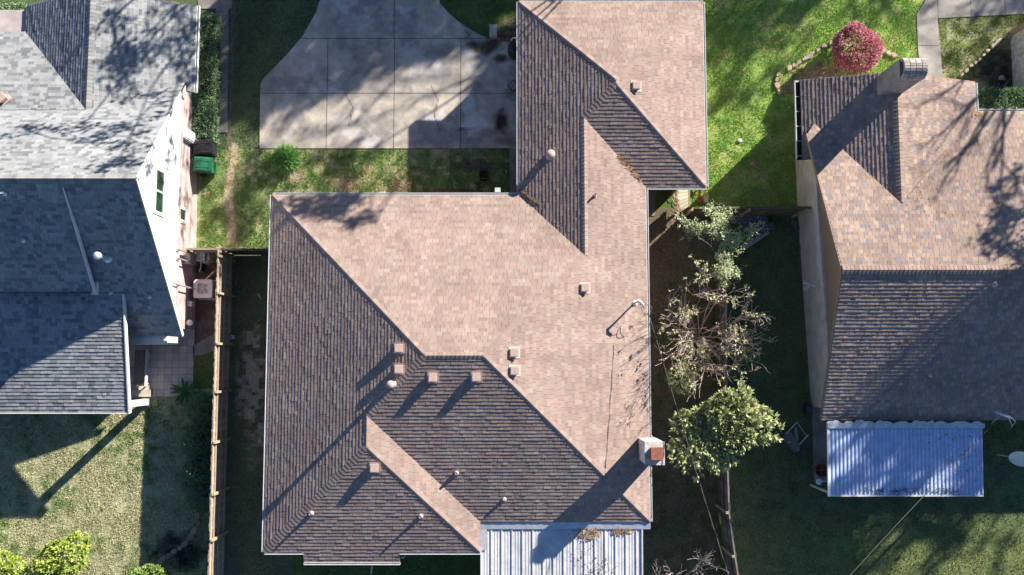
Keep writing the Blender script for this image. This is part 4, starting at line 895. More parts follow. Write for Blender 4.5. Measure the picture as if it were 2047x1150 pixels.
for i, (a, b, r_, lb) in enumerate(((700, 368, .55, 'tangle of dry straw coloured stems in the bed under the tree shadow'), (800, 370, .5, 'tangle of dry stems in the sunny bed close to the shadow line'))):
    q = P(a, b, .1); n = 420; c = np.c_[nrg.normal(size=(n, 2))*r_*.5+np.array([[q.x, q.y]]), nrg.uniform(.01, .12, n)]; d = rdir(n); d[:, 2] = np.abs(d[:, 2])*.35; d /= np.linalg.norm(d, axis=1)[:, None]
    tag(np_mesh('dry_stems', leafquads(c, d, nrg.uniform(.1, .3, n), .007), 4, lcols(n, [(.42,.32,.24),(.5,.4,.3),(.3,.2,.15),(.2,.28,.08)]), M['leaf']), lb, 'dead plants', kind='stuff')
# ================================================================ OBJECTS
def bin_(px, py, mat, label, rz, open_=0):
    q = P(px, py, 1.05); o = empty('wheelie_bin', (q.x, q.y, 0), label, 'bin', 'bins beside the hedge', rz)
    mb = MB(); a, b = .27, .34; lo = [(-a*.8, -b*.75), (a*.8, -b*.75), (a*.8, b*.75), (-a*.8, b*.75)]; hi = [(-a, -b), (a, -b), (a, b), (-a, b)]
    vs_ = [(x, y, .06) for x, y in lo]+[(x, y, .98) for x, y in hi]; mb.add(vs_, [(3,2,1,0),(0,1,5,4),(1,2,6,5),(2,3,7,6),(3,0,4,7),(4,5,6,7)]); mb.box((-a-.02, -b-.02, .93), (a+.02, b+.02, .97)); mb.build('body', mat, o)
    mb = MB(); n = 8                                    # domed lid
    for i in range(n):
        y0, y1 = -b-.04+(2*b+.08)*i/n, -b-.04+(2*b+.08)*(i+1)/n; z0, z1 = [1.0+.07*math.sin(math.pi*(.12+.76*t/n)) for t in (i, i+1)]
        mb.add([(-a-.03, y0, z0-.03), (-a+.03, y0, z0), (a-.03, y0, z0), (a+.03, y0, z0-.03), (-a-.03, y1, z1-.03), (-a+.03, y1, z1), (a-.03, y1, z1), (a+.03, y1, z1-.03)], [(0,1,5,4),(1,2,6,5),(2,3,7,6)])
    mb.box((-a-.03, -b-.045, .94), (a+.03, -b-.02, 1.02)); mb.box((-a-.03, b+.02, .94), (a+.03, b+.045, 1.02)); mb.box((-a-.035, -b-.04, .94), (-a-.015, b+.04, 1.0)); mb.box((a+.015, -b-.04, .94), (a+.035, b+.04, 1.0))
    for x in (-.14, .12): mb.box((x, -b+.06, 1.03), (x+.02, b-.06, 1.078))
    mb.build('lid', mat, o)
    mb = MB(); mb.tube([(-a+.03, b+.02, .94), (-a+.05, b+.13, .96), (a-.05, b+.13, .96), (a-.03, b+.02, .94)], .018, 8); mb.build('handle', mat, o)
    for s_ in (-1, 1): mb = MB(); mb.tube([(s_*(a-.02), b*.8, .12), (s_*(a+.05), b*.8, .12)], .12, 16); mb.build('wheel', M['dark'], o)
bin_(405, 293, M['dark'], 'black wheelie bin, upper of the two beside the hedge and side walk', math.radians(92))
bin_(405, 328, M['green'], 'green wheelie bin, lower of the two beside the side walk', math.radians(86))
# air conditioner
q = P(404, 577, .85); ac = empty('air_conditioner', (q.x, q.y, 0), 'beige air conditioning unit with a round fan grille between the brick wall and the fence', 'air conditioner')
def rsq(a, r, n=5): return [(sx*(a-r)+r*math.cos(t), sy*(a-r)+r*math.sin(t)) for sx, sy, t0 in ((1,1,0),(-1,1,1.5708),(-1,-1,3.1416),(1,-1,4.7124)) for t in [t0+1.5708*i/n for i in range(n+1)]]
mb = MB(); mb.prism(rsq(.36, .08), .08, .72); mb.build('body', M['grille'], ac)
mb = MB(); out = rsq(.38, .09, 7); n = len(out); inn = [(.25*math.cos(math.atan2(y, x)), .25*math.sin(math.atan2(y, x))) for x, y in out]
mb.add([(x, y, .78) for x, y in out]+[(x*1.04, y*1.04, .80) for x, y in inn]+[(x, y, .70) for x, y in inn]+[(x, y, .68) for x, y in out], [(i, (i+1) % n, (i+1) % n+n, i+n) for i in range(n)]+[(i+n, (i+1) % n+n, (i+1) % n+2*n, i+2*n) for i in range(n)]+[(i, i+3*n, (i+1) % n+3*n, (i+1) % n) for i in range(n)]); mb.build('top_panel', M['beige'], ac)
mb = MB()
for i in range(5):
    a = 6.283*i/5+.3; vv = []
    for t, w_ in ((.05, .03), (.14, .075), (.225, .09)):
        for s_ in (-1, 1): aa = a+s_*w_/t*.55; vv.append((t*math.cos(aa), t*math.sin(aa), .735+s_*.02))
    mb.add(vv, [(0, 1, 3, 2), (2, 3, 5, 4)])
mb.lathe([(.05, .72), (.055, .76), (.03, .78)], 14); mb.build('fan', M['beige'], ac)
mb = MB(); mb.lathe([(.25, .60), (.25, .705)], 28); mb.build('fan_well', M['dark'], ac)
mb = MB()
for r_ in (.06, .10, .14, .18, .22, .25): mb.tube([(r_*math.cos(t), r_*math.sin(t), .805) for t in [6.283*k/28 for k in range(29)]], .0028, 4, cap=False)
for k in range(8): t = 6.283*k/8; mb.tube([(.05*math.cos(t), .05*math.sin(t), .808), (.27*math.cos(t), .27*math.sin(t), .808)], .003, 4)
mb.build('fan_grille', M['beige'], ac)
mb = MB(); mb.box((-.42, -.42, 0), (.42, .42, .08)); mb.build('pad', M['stucco'], ac)
# barrel with crumpled white cloth
q = P(407, 513, .8); bb = empty('grey_barrel', (q.x, q.y, 0), 'round grey barrel covered by a crumpled white sheet in the corner behind the short fence', 'barrel')
mb = MB(); mb.lathe([(.24, 0), (.27, .1), (.28, .4), (.27, .7), (.25, .78), (.22, .78), (.22, .7)], 22); mb.build('drum', M['grille'], bb)
mb = MB(); rg = random.Random(2); N_g = 9; vv = []
for i in range(N_g):
    for j in range(N_g): vv.append((-.30+.36*i/(N_g-1)+rg.uniform(-.012, .012), -.2+.38*j/(N_g-1)+rg.uniform(-.012, .012), .82+rg.uniform(-.03, .05)))
mb.add(vv, [(i*N_g+j, (i+1)*N_g+j, (i+1)*N_g+j+1, i*N_g+j+1) for i in range(N_g-1) for j in range(N_g-1)]); mb.build('sheet', M['white'], bb)
q = P(398, 533, .4); o = empty('pump_box', (q.x, q.y, 0), 'small dark pump box with a white pipe below the grey barrel', 'pump')
mb = MB(); mb.box((-.1, -.16, 0), (.12, .14, .42)); mb.lathe([(.08, .42), (.08, .5), (.03, .52)], 12); mb.build('housing', M['dark'], o)
mb = MB(); mb.tube([(0, -.2, .1), (.02, -.2, .45), (.1, -.1, .5), (.1, .2, .45)], .025, 7); mb.build('pipe', M['white'], o)
# soccer ball
q = P(465, 674, .11); o = empty('soccer_ball', (q.x, q.y, 0), 'white football with black patches at the foot of the long fence', 'ball')
me = bpy.data.meshes.new('ball'); import bmesh
bm = bmesh.new(); bmesh.ops.create_icosphere(bm, subdivisions=3, radius=.11); la = bm.faces.layers.float_color.new('col')
bi = bmesh.new(); bmesh.ops.create_icosphere(bi, subdivisions=1, radius=1); iv = [v.co.normalized() for v in bi.verts]; bi.free()
for f in bm.faces:
    d = f.calc_center_median().normalized(); k = max(d.dot(v) for v in iv); f[la] = (.02, .02, .025, 1) if k > .945 else (.8, .8, .8, 1)
bm.to_mesh(me); bm.free(); me.materials.append(M['mark']); bo = bpy.data.objects.new('ball_skin', me); scene.collection.objects.link(bo); bo.parent = o; bo.location = (0, 0, .11)
# block pillar, low brick edging, grill
q = P(986, 61, .25); o = empty('stone_block', (q.x, q.y, 0), 'pale rectangular stone block at the lawn corner beside the driveway', 'block')
mb = MB(); mb.box((-.165, -.27, 0), (.165, .27, .24), (.42, .40, .39)); mb.box((-.15, -.25, .24), (.15, .25, .262), (.50, .49, .48)); mb.build('block', M['stone'], o)
o = empty('brick_edging', (P(1012, 68, .1).x, P(1012, 68, .1).y, 0), 'low reddish brick edging between the stone block and the garage wing', 'edging')
rg = random.Random(8); mb = MB(); p, q = P(996, 63, .1), P(1036, 63, .1)
k = p.x
while k < q.x:
    for r_ in range(2): c = rg.choice([(.20, .10, .08), (.24, .13, .10), (.16, .08, .07)]); yy = p.y-.12*r_*1.9; mb.box((k, yy-.19, 0), (k+.095, yy, .1+rg.uniform(0, .02)), c)
    k += .105
mb.W('bricks', M['stone'], o)
q = P(1028, 92, .95); gr = empty('covered_grill', (q.x+.06, q.y, 0), 'black covered barbecue grill tucked under the eave of the garage wing', 'grill')
mb = MB(); mb.lathe([(.30, .05), (.33, .3), (.34, .7), (.31, .86), (.18, .97), (.05, 1.0)], 18); mb.build('cover', M['dark'], gr, smooth=True)
mb = MB(); mb.tube([(-.2, .24, .93), (-.1, .33, 1.0), (.05, .30, 1.0)], .03, 8); mb.build('handle', M['galv'], gr)
q = P(1026, 172, .05); o = empty('paver_slab', (q.x, q.y, .03), 'square concrete paver with a dark border turned on its corner by the garage wall', 'paver', rz=.75)
mb = MB(); mb.box((-.19, -.19, 0), (.19, .19, .04), (.05, .03, .03)); mb.box((-.165, -.165, .04), (.165, .165, .05), (.36, .33, .31)); mb.build('slab', M['stone'], o)
q = P(967, 349, .3); o = empty('square_planter', (q.x, q.y, 0), 'dark square planter box in the shaded bed beside the driveway', 'planter', rz=.1)
mb = MB()
for a, b in (((-.2, -.2), (.2, -.16)), ((-.2, .16), (.2, .2)), ((-.2, -.16), (-.16, .16)), ((.16, -.16), (.2, .16))): mb.box((*a, 0), (*b, .3), (.09, .05, .045))
mb.build('box', M['wood'], o); mb = MB(); mb.box((-.16, -.16, 0), (.16, .16, .22), (.05, .04, .03)); mb.build('soil_fill', M['soil'], o)
q = P(995, 383, 2.2); mb = MB(); mb.box((q.x-.11, q.y-.05, 2.2), (q.x+.11, q.y+.12, 2.38)); mb.build('junction_box', M['stucco'], house)
# little things on the lawns
def scrap(name, px, py, pts, c, label, cat, z=.03, zr=0, h=.03, rz=0):
    q = P(px, py, z); mb = MB(); mb.prism(pts, 0, h, c); mb.prism([(x*.6+.005, y*.6) for x, y in pts], h, h*1.6, [k*1.1 for k in c])
    o = mb.build(name, M['mark']); o.location = (q.x, q.y, z); o.rotation_euler = (.08, .05, rz); tag(o, label, cat)
q5 = [(.09, 0), (.03, .06), (-.06, .05), (-.08, -.03), (-.01, -.07), (.06, -.05)]
scrap('paper_scrap', 1479, 281, [(x*1.2, y*1.4) for x, y in q5], (.75, .76, .74), 'white paper scrap on the sunny grass between the garage and the tan house', 'litter')
q = P(1505, 328, .1); mb = MB(); mb.lathe([(.02, 0), (.10, .03), (.12, .07), (.07, .09), (.02, .06)], 9, (.62, .28, .25)); mb.box((-.02, -.15, .03), (.03, -.05, .06), (.55, .3, .28)); o = mb.build('toy_flower', M['mark']); o.location = (q.x, q.y, .02); o.rotation_euler = (.2, .1, .4); tag(o, 'small pink plastic toy lying on the shaded grass near the brick wall', 'toy')
mb = MB(); mb.tube([(0, 0, .03), (0, .24, .03)], .035, 10, (.55, .56, .55)); mb.tube([(0, .24, .03), (0, .28, .03)], .018, 8, (.6, .5, .4)); o = mb.build('plastic_bottle', M['mark']); q = P(522, 598, 0); o.location = (q.x, q.y, .01); o.rotation_euler = (0, 0, .5); tag(o, 'pale plastic bottle lying on the dark grass near the left eave of the brown roof', 'bottle')
mb = MB(); mb.tube([(0, 0, .04), (.05, .34, .04)], .035, 10, (.72, .72, .72)); mb.tube([(.05, .34, .04), (.058, .38, .04)], .02, 8, (.6, .6, .6)); o = mb.build('white_pipe', M['mark']); q = P(742, 1146, 0); o.location = (q.x, q.y, .01); tag(o, 'short white pipe on the ground below the roof bump at the bottom edge', 'pipe')
for a, b, lb in ((472, 566, 'leaf pale scrap by the fence above the football'), (941, 303, 'curved white stick on the grass at the driveway edge'), (1012, 345, 'white stick standing in the shaded bed right of the square planter')):
    mb = MB(); mb.tube([(0, -.1, .03), (.02, 0, .05), (-.03, .1, .03)], .012, 6, (.62, .62, .58)); o = mb.build('white_stick', M['mark']); q = P(a, b, 0); o.location = (q.x, q.y, .01); tag(o, lb, 'stick')
# clay arch, tan box and weeds behind the gate
q = P(1400, 385, .3); mb = MB(); mb.tube([(.02-.17*math.cos(t)*.4, -.30+.6*k/10, .2+.18*math.sin(math.pi*k/10)) for k, t in [(k, 0) for k in range(11)]], .055, 10); mb.tube([(.0, .2, .28), (-.1, .26, .3)], .05, 10); mb.lathe([(.09, 0), (.12, .22), (.13, .24)], 14, at=(-.02, -.28, 0))
o = mb.build('clay_pipe', M['clay']); o.location = (q.x, q.y, 0); tag(o, 'curved orange clay pipe beside the weathered gate', 'pipe')
q = P(1411, 396, .4); o = empty('wooden_crate', (q.x, q.y, 0), 'small pale wooden crate beside the curved clay pipe', 'crate'); mb = MB(); mb.box((-.09, -.19, .38), (.11, .19, .41), (.60, .50, .28)); mb.build('top', M['wood'], o)
mb = MB(); mb.box((-.07, -.17, 0), (.09, .17, .38), (.3, .24, .14)); mb.build('box', M['wood'], o)
fronds('weed_tuft', 1384, 388, .25, 14, .26, .035, [(.26,.36,.10),(.34,.36,.12),(.40,.32,.12)], 'yellow green weeds between the weathered gate and the clay pipe', seed=9)
g_ = empty('weathered_gate', (*P(1362, 400, 0)[:2], 0), 'weathered plank gate leaning beside the rear corner of the garage wing', 'gate')
mb = MB(); a, b, c, d = P(1353, 378, 1.6), P(1378, 378, .5), P(1378, 412, .5), P(1358, 425, 1.6)
for k in range(6):
    t0, t1 = k/6+.006, (k+1)/6-.006; k_ = rnd.uniform(.75, 1.15); e = [a.lerp(d, t0), b.lerp(c, t0), b.lerp(c, t1), a.lerp(d, t1)]
    mb.add([*e]+[p-Vector((.0, 0, .03)) for p in e], [(0, 3, 2, 1), (4, 5, 6, 7), (0, 1, 5, 4), (1, 2, 6, 5), (2, 3, 7, 6), (3, 0, 4, 7)], (.36*k_, .32*k_, .25*k_))
mb.W('planks', M['wood'], g_)
mb = MB(); a2, d2 = P(1349, 380, 1.62), P(1354, 424, 1.62); mb.beam(a2, d2, .17, .05, (.46, .36, .26)); mb.beam(P(1378, 376, .55), P(1378, 413, .55), .05, .09, (.3, .27, .22)); mb.W('frame', M['wood'], g_)
for p in (a2, d2): mb = MB(); mb.beam((p.x, p.y, 0), (p.x, p.y, 1.6), .08, .08, (.2, .17, .13), up=(0, 1, 0)); mb.W('post', M['wood'], g_)
litter('leaf_litter', [tuple(a2[:2]), tuple(d2[:2])], 80, .05, lambda x, y: 1.64, [(.55, .42, .28), (.36, .25, .15), (.62, .54, .36)], 'dry leaves caught along the top of the weathered gate')
mb = MB()
for i in range(5): p, q = P(1320+i*9, 385+i*6, .05), P(1342+i*7, 372+i*11, .12); mb.tube([p, (p+q)/2+Vector((0, 0, .04)), q], .012, 5, (.22, .17, .13))
tag(mb.build('fallen_twigs', M['bark']), 'dry fallen twigs on the bare soil left of the weathered gate', 'twigs', kind='stuff')
# stacked metal sheets and planks
def sheet(name, pts, z, c, label, rib=6, ax=0):
    w3 = [P(a, b, z) for a, b in pts]; cx = sum((p.x for p in w3))/4; cy = sum((p.y for p in w3))/4; o = empty(name, (cx, cy, 0), label, 'metal sheet', 'sheets stacked by the mossy fence'); mb = MB()
    for k in range(rib*2):
        t0, t1 = k/(rib*2), (k+1)/(rib*2); za = .03*(k % 2); a = w3[0].lerp(w3[3], t0); b = w3[1].lerp(w3[2], t0); c_ = w3[1].lerp(w3[2], t1); d = w3[0].lerp(w3[3], t1)
        q = [Vector((p.x, p.y, z+(za if i < 2 else .03-za))) for i, p in enumerate((a, b, c_, d))]; mb.add(q+[p-Vector((0, 0, .02)) for p in q], [(0, 3, 2, 1), (4, 5, 6, 7), (0, 1, 5, 4), (2, 3, 7, 6)], c)
    mb.W('panel', M['galv'], o); return o
sheet('ribbed_sheet', [(1476, 424), (1532, 428), (1536, 450), (1478, 446)], .30, (.22, .22, .27), 'flat grey ribbed metal sheet directly below the mossy fence')
sheet('ribbed_sheet', [(1478, 448), (1546, 444), (1550, 459), (1490, 462)], .22, (.28, .27, .32), 'narrow grey metal strip stacked below the flat ribbed sheet')
sheet('ribbed_sheet', [(1490, 466), (1530, 450), (1538, 462), (1494, 486)], .16, (.18, .19, .24), 'tilted grey metal sheet under the climbing shrub arm')
for i, (a, b, lb) in enumerate((((1480, 502), (1537, 464), 'long pale plank at the lower edge of the sheet pile'), ((1478, 494), (1504, 474), 'short pale plank in the middle of the sheet pile'), ((1482, 498), (1522, 468), 'grey plank between the two pale planks of the sheet pile'))):
    p, q = P(*a, .2), P(*b, .25); mb = MB(); k = (.34, .27, .30)[i]; mb.beam(p, q, .14 if i == 0 else .08, .03, (k, k*.97, k*1.05)); o = mb.build('loose_plank', M['wood']); tag(o, lb, 'plank')
# rubble by the tan wall
o = empty('rubble_heap', (*P(1585, 470, 0)[:2], 0), 'low heap of broken grey rubble against the foot of the tan house wall', 'rubble'); mb = MB(); rg = random.Random(12)
for i in range(26):
    x, y = rg.gauss(0, .16), rg.gauss(.1, .5); s_ = rg.uniform(.05, .13); Mx = Matrix.Translation((x, y, s_*.4)) @ Matrix.Rotation(rg.uniform(0, 3), 4, 'Z') @ Matrix.Rotation(rg.uniform(-.4, .4), 4, 'X'); k = rg.uniform(.7, 1.1); mb.box((-s_, -s_*.7, -s_*.4), (s_, s_*.7, s_*.4), (.20*k, .19*k, .20*k), 0, Mx)
o2 = mb.build('broken_pieces', M['stone'], o); o2['kind'] = 'stuff'
# broken table
t_ = empty('broken_table', (*P(1588, 872, 0)[:2], 0), 'broken dark folding table with bent white legs on the shaded grass', 'table')
mb = MB(); a, b, c, d = P(1562, 877, .15), P(1580, 862, .5), P(1600, 895, .45), P(1588, 905, .12); e = [a, b, c, d]; mb.add(e+[p-Vector((0, 0, .03)) for p in e], [(0, 3, 2, 1), (4, 5, 6, 7), (0, 1, 5, 4), (1, 2, 6, 5), (2, 3, 7, 6), (3, 0, 4, 7)], (.10, .10, .13)); mb.W('tabletop', M['mark'], t_)
for p, q, w_, c in (((1571, 868, .45), (1593, 844, .6), .03, (.7, .7, .72)), ((1594, 845, .6), (1611, 870, .5), .03, (.4, .4, .44)), ((1597, 890, .4), (1616, 869, .5), .035, (.72, .72, .74)), ((1558, 866, .1), (1590, 868, .3), .02, (.3, .3, .33))):
    mb = MB(); mb.beam(P(*p), P(*q), w_, .03, c); mb.W('leg', M['mark'], t_)
mb = MB(); mb.beam(P(1590, 854, .55), P(1595, 902, .3), .12, .03, (.20, .20, .24)); mb.W('brace_board', M['mark'], t_)
mb = MB(); mb.box((-.05, -.03, 0), (.05, .03, .01), (.6, .6, .65)); o = mb.build('sticker', M['mark'], t_); q = P(1578, 884, .33)-t_.location; o.location = (q.x, q.y, .33)
o = empty('bucket_stack', (*P(1612, 818, 0)[:2], 0), 'small dark crate at the foot of the tan wall above the slab', 'crate'); mb = MB(); mb.box((-.14, -.18, 0), (.12, .2, .35), (.05, .045, .05)); mb.box((-.3, .1, 0), (-.12, .3, .12), (.14, .10, .06)); mb.box((-.1, -.14, .35), (.08, .16, .37), (.10, .09, .09)); mb.build('crate_body', M['wood'], o)
# fire bowl and small white light
q = P(1643, 940, .35); o = empty('fire_bowl', (q.x, q.y, 0), 'round dark metal fire bowl with a cross grate beside the corrugated cover', 'fire bowl')
mb = MB(); mb.lathe([(.16, 0), (.24, .1), (.28, .32), (.29, .36), (.27, .36), (.22, .14), (.0, .1)], 22); mb.build('bowl', M['rust'], o, smooth=True)
mb = MB(); mb.beam((-.27, 0, .33), (.27, 0, .33), .025, .02); mb.beam((0, -.27, .342), (0, .27, .342), .025, .02); mb.tube([(.28*math.cos(t), .28*math.sin(t), .37) for t in [6.283*k/24 for k in range(25)]], .02, 6, cap=False); mb.build('grate', M['rust'], o)
q = P(1637, 963, 1.9); o = empty('flood_light', (q.x+.35, q.y, 1.95), 'small white lamp head on an arm at the left edge of the corrugated cover', 'lamp')
mb = MB(); mb.tube([(.12, .02, .0), (-.2, .02, 0), (-.3, 0, -.03)], .02, 7); mb.build('arm', M['white'], o); mb = MB(); mb.lathe([(.03, 0), (.10, .03), (.12, .05), (.12, .09), (.02, .11)], 16, at=(-.36, 0, -.08)); mb.build('lamp_head', M['white'], o)
q = P(1597, 571, 1.5); o = empty('wall_lamp', (12.1, q.y, 1.5), 'white twin floodlight fixed to the pale brick side wall of the tan house', 'lamp')
mb = MB(); mb.tube([(.1, 0, 0), (-.25, 0, .03)], .03, 8); mb.build('arm', M['white'], o)
for s_ in (-1, 1): mb = MB(); mb.tube([(-.2, s_*.05, .02), (-.42, s_*.14, .0)], [.03, .075], 10); mb.build('lamp_shade', M['white'], o)
# satellite dish
q = P(2042, 918, 1.7); sd = empty('satellite_dish', (q.x, q.y, 0), 'white satellite dish on a pole cut by the right edge of the photo', 'satellite dish')
mb = MB(); mb.tube([(0, 0, 0), (0, 0, 1.45), (-.05, .05, 1.6)], .03, 8); mb.build('pole', M['galv'], sd)
Mx = Matrix.Translation((0, 0, 1.7)) @ Matrix.Rotation(math.radians(-28), 4, 'Z') @ Matrix.Rotation(math.radians(48), 4, 'X'); mb = MB(); vv = [Mx @ Vector((0, 0, -.08))]; n = 28
for k in range(1, 6):
    for j in range(n): t = 6.283*j/n; r_ = k/5; vv.append(Mx @ Vector((.46*r_*math.cos(t), .40*r_*math.sin(t), -.08+.08*r_*r_)))
fs = [(0, 1+j, 1+(j+1) % n) for j in range(n)]+[(1+(k-1)*n+j, 1+k*n+j, 1+k*n+(j+1) % n, 1+(k-1)*n+(j+1) % n) for k in range(1, 5) for j in range(n)]
mb.add(vv, fs); d_o = mb.build('dish', M['white'], sd, smooth=True)
mb = MB(); pA = Vector((-.35, .15, 1.9)); mb.tube([Mx @ Vector((0, .4, 0)), Mx @ Vector((0, .25, .5))], .015, 6); mb.box((-.05, -.04, -.04), (.05, .04, .06), M=Matrix.Translation(Mx @ Vector((0, .25, .5)))); mb.build('feed_arm', M['galv'], sd)
# antenna on the rear eave of the tan house
q = P(2008, 832, 2.7); an = empty('roof_antenna', (q.x, q.y, 2.4), 'small white aerial bracket with dangling arms on the shaded rear eave of the tan house', 'antenna')
mb = MB(); mb.beam((-.35, .15, .35), (.18, -.05, .38), .09, .04); mb.build('crossbar', M['galv'], an)
mb = MB(); mb.tube([(.1, 0, -.1), (.1, 0, .36)], .02, 6); mb.tube([(.1, 0, .36), (.42, -.4, .05)], .012, 5); mb.tube([(.15, 0, .36), (.48, -.22, .2), (.40, -.45, .0)], .012, 5); mb.tube([(-.1, .05, .3), (-.35, -.3, 0)], .01, 5); mb.build('bracket', M['galv'], an)
# cables to the pole behind the gardens
pt = P(1520, 1351, 7.2); up_ = empty('utility_pole', (pt.x, pt.y, 0), 'wooden utility pole behind the gardens carrying the house cables', 'pole')
mb = MB(); mb.tube([(0, 0, 0), (0, 0, 8)], [.16, .11], 12, (.20, .15, .11)); mb.build('shaft', M['bark'], up_); mb = MB(); mb.beam((-.9, 0, 7.3), (.9, 0, 7.3), .1, .12, (.2, .15, .11)); mb.build('crossarm', M['wood'], up_)
mb = MB(); a = P(1296, 625, 3.72); b = pt; n = 40
pts = [a.lerp(b, k/n)-Vector((0, 0, .25*math.sin(math.pi*k/n))) for k in range(n+1)]
mb.tube(pts, .009, 5, (.10, .10, .09)); mb.tube([p+Vector((.03*math.sin(i*2.2), 0, .03*math.cos(i*2.2))) for i, p in enumerate(pts)], .010, 4, (.06, .06, .06)); o = mb.build('service_cable', M['mark']); tag(o, 'twisted service cable running from the roof mast down past the leafy bush', 'cable')
mb = MB(); a = P(1995, 838, 2.85); pts = [a.lerp(b, k/n)-Vector((0, 0, .2*math.sin(math.pi*k/n))) for k in range(n+1)]; mb.tube(pts, .009, 5, (.11, .11, .10)); o = mb.build('overhead_cable', M['mark']); tag(o, 'thin cable crossing diagonally over the corrugated cover and the dark lawn', 'cable')
# patio bench on the left patio and corner planter
q = P(281, 735, .45); bn = empty('slatted_bench', (q.x, q.y, .03), 'grey slatted bench in the shade on the tiled patio', 'bench')
for k in range(6): mb = MB(); mb.box((-.24+k*.085, -.75, .40), (-.24+k*.085+.06, .72, .43), (.22, .19, .18)); mb.build('slat', M['wood'], bn)
for x in (-.24, .24): mb = MB(); mb.box((x-.025, -.72, .33), (x+.025, .70, .40), (.26, .24, .22)); mb.build('rail', M['wood'], bn)
for x in (-.22, .22):
    for y in (-.66, .66): mb = MB(); mb.box((x-.025, y-.025, 0), (x+.025, y+.025, .33), (.26, .24, .22)); mb.build('leg', M['wood'], bn)
mb = MB(); mb.box((.26, -.76, .40), (.30, .74, .60), (.62, .60, .56)); mb.build('armrest', M['wood'], bn)
q = P(285, 785, .2); o = empty('patio_step', (q.x, q.y, .03), 'low cream concrete step at the patio corner beside the column', 'step')
mb = MB(); mb.box((-.62, -.17, -.03), (.33, .12, .16), (.55, .48, .40)); mb.box((-.58, .12, -.03), (.25, .32, .08), (.60, .55, .48)); mb.build('block', M['concrete'], o)
# stones of the bed edging
def stones(pts, n, label_c, grp, s0=.12, s1=.2, pal=((.50, .42, .30), (.44, .37, .28), (.55, .46, .33), (.36, .32, .27)), seed=0):
    rg = random.Random(seed); w2 = [P(a, b, .05) for a, b in pts]
    for i in range(n):
        k = i/(n-1)*(len(w2)-1) if n > 1 else 0; j = min(int(k), len(w2)-2); p = w2[j].lerp(w2[j+1], k-j); s_ = rg.uniform(s0, s1); m_ = 7; c = rg.choice(pal); kk = rg.uniform(.8, 1.15)
        r0 = [s_*rg.uniform(.7, 1.1) for _ in range(m_)]; d = (w2[j+1]-w2[j]); an_ = math.atan2(d.y, d.x)+rg.uniform(-.3, .3); vv = []
        for z, sc in ((-.02, 1), (.07, 1.0), (.11, .8)): vv += [(r0[q]*sc*math.cos(6.283*q/m_)*1.15, r0[q]*sc*math.sin(6.283*q/m_)*.8, z+rg.uniform(-.008, .008)) for q in range(m_)]
        mb = MB(); mb.add(vv, [tuple(2*m_+q for q in range(m_))]+[(a*m_+q, a*m_+(q+1) % m_, (a+1)*m_+(q+1) % m_, (a+1)*m_+q) for a in (0, 1) for q in range(m_)], (c[0]*kk, c[1]*kk, c[2]*kk))
        o = mb.build('edging_stone', M['stone']); o.location = (p.x+rg.uniform(-.03, .03), p.y+rg.uniform(-.03, .03), 0); o.rotation_euler = (0, 0, an_); tag(o, label_c, 'stone', grp)
stones([(392, 1016), (397, 1045), (384, 1070), (366, 1092), (345, 1105), (325, 1118), (313, 1132)], 12, 'flat edging stone curving round the dark bed at the lower left', 'stones edging the dark lower left bed', .14, .22, ((.34, .27, .19), (.28, .23, .17), (.38, .31, .22)), 3)
stones([(1556, 185), (1550, 165), (1556, 150)], 4, 'pale edging stone at the left tip of the red bush bed', 'stones at the left tip of the red bush bed', .11, .17, seed=4)
stones([(1578, 138), (1606, 120), (1622, 108), (1662, 84)], 10, 'tan edging stone in the row left of the red bush', 'stones in the row left of the red bush', .10, .17, seed=5)
stones([(1764, 100), (1788, 112)], 3, 'pale edging stone between the red bush and the brick chimney', 'stones between red bush and chimney', .12, .18, seed=6)
stones([(1924, 150), (1945, 128), (1962, 115), (1985, 92), (1994, 82), (2016, 73), (2034, 71)], 15, 'pale edging stone on the diagonal row below the small lawn patch', 'stones on the diagonal row', .08, .17, seed=7)
o = empty('porch_post', (*P(2046, 130, .8)[:2], 0), 'pale painted post wall at the right edge above the dark hedge', 'post'); mb = MB(); mb.box((-.02, -1.4, 0), (.5, 1.55, 1.1)); mb.build('wall_panel', M['stucco'], o); mb = MB(); mb.box((-.07, 1.5, 0), (.6, 1.75, 1.2)); mb.box((-.1, 1.48, 1.2), (.62, 1.78, 1.26)); mb.build('cap_block', M['tan'], o)
q = P(2006, 155, .2); o = empty('garden_tools', (q.x, q.y, 0), 'blue grey garden tool and coiled hose lying in the shaded bed above the hedge', 'garden tool')
mb = MB(); mb.add([(-.14, -.05, .06), (.12, -.09, .10), (.15, .08, .08), (.0, .12, .16), (-.12, .09, .07), (0, 0, .18)], [(0, 1, 5), (1, 2, 5), (2, 3, 5), (3, 4, 5), (4, 0, 5)], (.30, .32, .42)); mb.build('folded_tarp', M['mark'], o)
mb = MB(); mb.tube([(.3, -.1, .05), (.1, -.32, .05), (-.2, -.42, .05), (-.1, -.2, .06)], .02, 6, (.25, .24, .28)); mb.build('hose', M['mark'], o)
q = P(1412, 586, .4); o = empty('garden_boulder', (q.x, q.y, 0), 'round pale grey boulder at the fence foot above the twiggy tree', 'boulder'); mb = MB(); c_, d_ = shell(1, (0, 0, .1), (.2, .2, .15)); mb.lathe([(.18, 0), (.23, .12), (.2, .26), (.1, .34), (.02, .36)], 11, (.40, .40, .42)); mb.build('rock', M['stone'], o)
